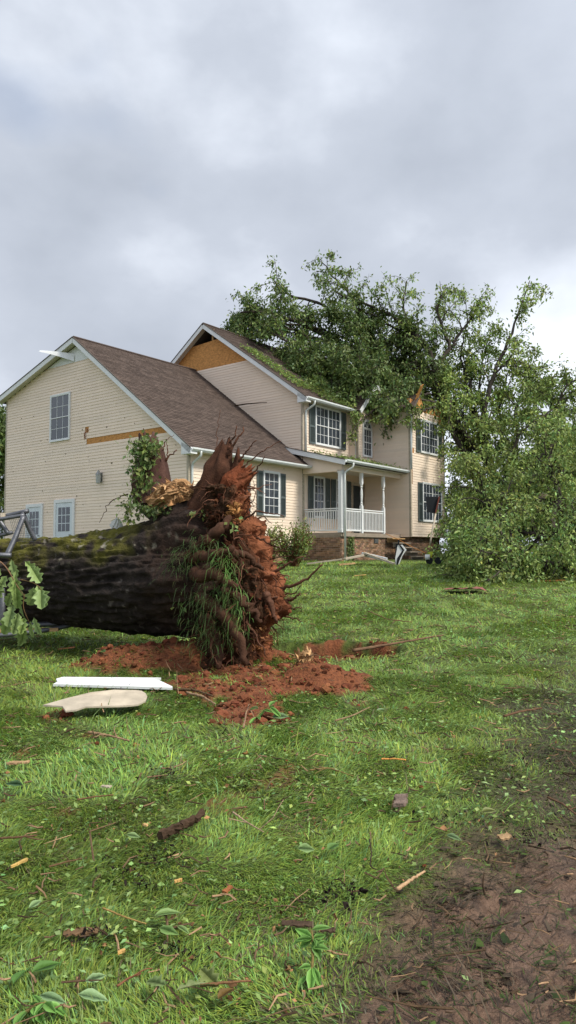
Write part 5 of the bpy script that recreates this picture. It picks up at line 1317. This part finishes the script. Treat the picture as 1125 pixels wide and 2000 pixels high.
for k, (x, y, dx, dz) in enumerate(LB):
    g = RNG.uniform(.75, 1.25); b = MB(); v_, f_, c_ = oak_leaf(at(x, y, 7.38 + RNG.uniform(-.06, .06)), (dx + RNG.normal(0, .12), RNG.normal(-.1, .25), dz), (RNG.normal(0, .5), -1, RNG.normal(.25, .3)), RNG.uniform(.17, .25), (g, g * 1.0, g * RNG.uniform(.8, 1.1)), .12, RNG.uniform(.7, .95)); b.add(v_, f_, c_); b.build('leaf', M['leafbig'], br, 'world', True)
GL = [  # single torn leaves on the lawn: x, y, length, heading, tone, label
 (205, 1305, .20, 2.2, (.8, 1., .9), 'wide green leaf beside the white board'), (225, 1300, .17, 1.2, (.8, 1., .9), 'green leaf standing next to the white board'), (250, 1300, .12, .4, (1.3, 1.3, .6), 'yellow green leaf by the clay above the white board'),
 (530, 1408, .17, -.1, (.9, 1.05, 1.3), 'grey green turned leaf below the clay mound'), (505, 1400, .14, 2.4, (.8, 1., .8), 'green leaf at the lower edge of the clay'), (735, 1405, .13, .6, (1.1, 1.2, 1.6), 'pale leaf right of the clay spill'),
 (45, 1555, .14, 3.0, (.35, .5, .6), 'dark blue green leaf on the left lawn'), (55, 1800, .10, 1.2, (1.5, 1.6, 2.), 'pale leaf on the lower left lawn'), (300, 1812, .13, .3, (1.2, 1.35, 1.2), 'pale green leaf at the end of the green stem'), (310, 1838, .11, -.5, (1., 1.2, 1.), 'lower leaf at the end of the green stem'), (345, 1835, .08, -.6, (1.2, 1.3, 1.2), 'narrow leaf tip right of the green stem'),
 (340, 1968, .17, .4, (1.05, .95, 1.), 'lobed dull oak leaf at the bottom of the photo'), (390, 1922, .13, -.9, (1.15, 1., .9), 'folded tan oak leaf above the bottom edge'), (325, 1955, .11, 2.6, (1.1, 1.1, 1.1), 'small lobed leaf left of the oak leaf'),
 (150, 1970, .13, .1, (1.5, 1.65, 2.1), 'whitish upturned leaf near the lower left corner'), (75, 1975, .12, -.2, (1.3, 1.45, 1.9), 'pale upturned leaf in the lower left corner'), (165, 1945, .09, .5, (1.5, 1.6, 2.1), 'small whitish leaf above the lower left corner'), (25, 1955, .16, 1.5, (.5, .8, .5), 'broad dark green leaf in the lower left corner'), (60, 1930, .15, .9, (.55, .85, .5), 'broad green leaf above the lower left corner'),
 (580, 1690, .12, .4, (1.2, 1.3, 1.4), 'pale leaf in the grass left of the black twig'), (640, 1690, .13, 1.0, (.7, .95, .7), 'green leaf beside the black twig'), (778, 1620, .05, .3, (1.6, 1.8, 1.6), 'small pale leaf below the bark slab'), (940, 1553, .06, -.1, (2.4, 2.4, 2.8), 'small white leaf right of the bark slab'), (870, 1650, .10, -.4, (.9, 1., 1.2), 'grey green leaf near the mud edge'), (940, 1605, .11, .2, (1.1, .9, .8), 'dull brown leaf near the round wood knot'),
 (425, 1985, .13, 1.1, (.9, .4, .35), 'brown red dead leaf at the bottom edge'), (1085, 1360, .14, -.3, (1.1, 1.2, 1.3), 'pale leaf tuft at the right of the lawn'), (245, 1655, .09, .1, (1.2, 1.3, 1.4), 'pale leaf left of the bark chunk'),
]
for (x, y, L, h, col, lab) in GL:
    p = gp(x, y, .07); b = MB(); v_, f_, c_ = oak_leaf(p, (math.cos(h), math.sin(h), RNG.uniform(-.15, .15)), (RNG.normal(0, .4), RNG.normal(-.2, .3), 1), L * .82, np.array(col) * .72, .15, RNG.uniform(.7, .95), HALF if 'lobed' in lab or 'oak' in lab else OVATE); b.add(v_, f_, c_); b.build('leaf', M['leafbig'], smooth=True, label=lab, cat='leaf', group='torn leaves on the lawn')
def sprig(px_, py_, n, L, spread, lab, tone):
    p = gp(px_, py_, .03); t = empty('leafy_sprig', p, 0, lab, 'sprig')
    S = sub(p, np.array([.2, .3, .7]), spread, 6, .12); b = MB(); b.tube(S, np.linspace(.007, .003, 7), 6, (1.5, 1.6, .9)); b.build('stem', M['stick'], t, 'world', True)
    for k in range(n):
        q = S[RNG.integers(1, 7)]; h = RNG.uniform(0, 6.28); b = MB(); v_, f_, c_ = oak_leaf(q, (math.cos(h), math.sin(h) - .3, RNG.uniform(-.8, .4)), unit(1)[0] * .5 + (0, -.3, 1), L * RNG.uniform(.6, 1.2), np.array([.62, .92, .55]) * tone * RNG.uniform(.7, 1.4), .25, .75, OVATE); b.add(v_, f_, c_); b.build('leaf', M['leafbig'], t, 'world', True)
sprig(600, 1925, 18, .08, .17, 'fresh leafy oak sprig lying at the mud edge', 1.)
sprig(45, 1995, 12, .075, .08, 'leafy sprig in the lower left corner of the photo', .95)
sprig(500, 1410, 7, .12, .15, 'wilted leafy sprig on the lower edge of the clay', 1.1)

# things by the porch and the wing ------------------------------------
def plank(name, p, q, w, h, m, lab, cat='board', up=(0, 0, 1), group=None):
    b = MB(); b.beam(p, q, w, h, up); return b.build(name, M[m], label=lab, cat=cat, group=group)
plank('siding_strip', at(600, 1101, 24.3), at(668, 1092, 24.2), .22, .05, 'cream', 'long cream siding strip lying before the shrub and downspout')
plank('siding_strip', at(672, 1092, 24.2), at(716, 1083, 24.8), .2, .05, 'cream', 'cream siding strip leaning up to the brickwork by the ivy')
plank('siding_strip', at(712, 1080, 24.7), at(770, 1101, 24.0), .16, .05, 'cream', 'cream siding strip ending at the striped yard sign')
plank('post_piece', at(708, 1082, 25.0), at(755, 1093, 24.4), .12, .12, 'white', 'white broken post piece lying below the foundation vent')
plank('wood_strip', at(662, 1103, 23.4), at(693, 1100, 23.6), .08, .05, 'wood', 'yellow bent wood strip on the grass below the downspout')
plank('sheathing_board', at(1035, 1135, 18.2), at(1098, 1133, 18.4), .28, .03, 'osb', 'orange sheathing board under the branch heap at right')
plank('cream_board', at(1060, 1153, 17.0), at(1112, 1147, 17.3), .11, .04, 'cream', 'cream board on the lawn at the right photo edge')
plank('white_scrap_board', at(888, 1100, 22.5), at(905, 1099, 22.6), .12, .05, 'white', 'short white scrap beside the foot of the branch heap')
sg = empty('yard_sign', onground(778, 1102, 24.6), 0, 'bent white and black striped yard sign before the porch steps', 'sign')
def sgp(x, y, d=24.6): return at(x, y, d)
b = MB(); b.prism([sgp(773, 1104), sgp(772, 1090), sgp(777, 1064), sgp(786, 1064), sgp(794, 1074), sgp(786, 1086), sgp(779, 1104)], (0, .02, 0)); b.build('panel', M['white'], sg, 'world')
b = MB(); b.prism([sgp(774, 1104, 24.58), sgp(776, 1090, 24.58), sgp(786, 1075, 24.58), sgp(779, 1064, 24.58), sgp(782, 1064, 24.58), sgp(790, 1074, 24.58), sgp(782, 1090, 24.58), sgp(777, 1104, 24.58)], (0, .012, 0)); b.build('black_stripe', M['blackm'], sg, 'world')
b = MB(); b.prism([sgp(771, 1100, 24.62), sgp(773, 1062, 24.62), sgp(777, 1062, 24.62), sgp(773, 1100, 24.62)], (0, .02, 0)); b.build('black_edge', M['blackm'], sg, 'world')
b = MB(); b.tube([sgp(779, 1054), sgp(778, 1064)], .03, 6); b.build('stake', M['blackm'], sg, 'world')
C = curve(ats([(752, 1042, 26.2), (775, 1052, 25.4), (800, 1066, 24.9), (830, 1080, 24.6)]), 16); b = MB(); b.tube(C, .012, 5); b.build('cord', M['orange'], smooth=True, label='thin orange cord sagging from the porch corner', cat='cord')
tc_ = empty('toy_cart', onground(845, 1100, 23.2), 0, 'yellow and white plastic yard toy by the branch heap', 'toy')
b = MB(); p = at(848, 1079, 23.2)
b.add([p + k for k in ((-.2, 0, .0), (-.05, -.1, .03), (.0, .1, .02), (.25, .05, .07), (.15, -.12, .05), (-.15, .1, -.02), (-.1, -.02, -.18))], [(0, 1, 2, 5), (1, 4, 3, 2), (0, 6, 1)]); b.build('shell', M['yellow'], tc_, 'world')
b = MB(); q = at(835, 1088, 23.1); b.tube([q + (0, 0, -.08), q + (.0, 0, .08)], [.07, .08], 10); b.build('bucket', M['white'], tc_, 'world', True)
b = MB(); q = at(847, 1092, 23.2)
for k in (-1, 1): b.tube([q + (k * .14, -.04, -.05), q + (k * .14, .04, -.05)], .11, 12)
b.build('wheels', M['blackm'], tc_, 'world')
lp = empty('leaning_panel', onground(845, 1075, 24.4), 0, 'black panel with a red wooden edge leaning before the lower wing window', 'panel')
b = MB(); b.prism(ats([(832, 970, 24.8), (856, 970, 24.8), (852, 1003, 24.8), (834, 1000, 24.8)]), (0, .03, 0)); b.build('sheet', M['blackm'], lp, 'world')
b = MB(); b.beam(at(858, 970, 24.75), at(850, 1005, 24.75), .07, .04); b.build('edge_board', M['rust'], lp, 'world')
b = MB(); b.tube(ats([(851, 1003, 24.7), (846, 1030, 24.5), (842, 1050, 24.4), (840, 1065, 24.4)]), .03, 7); b.build('pole', M['cream'], lp, 'world', True)
b = MB(); P0 = gp(910, 1157, .04); n = 15
xs_, ys_ = np.meshgrid(np.linspace(-.42, .42, n), np.linspace(-.3, .3, n)); zz = .05 + .06 * fbm(xs_ * 5, ys_ * 5, o=3, s=301); ed = fbm(xs_ * 3, ys_ * 3, o=2, s=303)
V_ = np.stack([xs_ * (1 + ed * .3) + P0[0], ys_ * (1 + ed * .3) + P0[1], zz + P0[2]], -1).reshape(-1, 3); idx = np.arange(n * n).reshape(n, n)
b.add(V_, np.stack([idx[:-1, :-1], idx[:-1, 1:], idx[1:, 1:], idx[1:, :-1]], -1).reshape(-1, 4).tolist()); b.build('cloth', M['cloth'], smooth=True, label='crumpled dull red cloth lying on the far lawn', cat='cloth')
b = MB(); b.tube([at(443, 795, 31.75), at(480, 789, 31.0), at(521, 786, 30.2)], [.035, .03, .015], 6, (.5, .45, .4)); b.build('stick', M['stick'], label='dark broken branch lodged between garage roof and main gable', cat='stick')
# pale torn stump root beside the pit
stt = empty('torn_root', gp(595, 1330, 0), 0, 'pale splintered root stub sticking out beside the pit mound', 'root')
C = curve(ats([(570, 1330, 7.35), (582, 1308, 7.3), (596, 1290, 7.25), (606, 1270, 7.2)]), 12); b = MB(); b.tube(C, np.linspace(.10, .03, 12), 10, (.7, .6, .5), .3); b.build('root_core', M['root'], stt, 'world', True)
shards('splinters', at(594, 1295, 7.15), .06, .05, .09, 110, .08, (1.05, .98, .9), stt, (.35, -.2, .8))
shards('splinters', at(580, 1318, 7.2), .06, .05, .06, 60, .07, (.8, .7, .6), stt, (.3, -.2, .5))
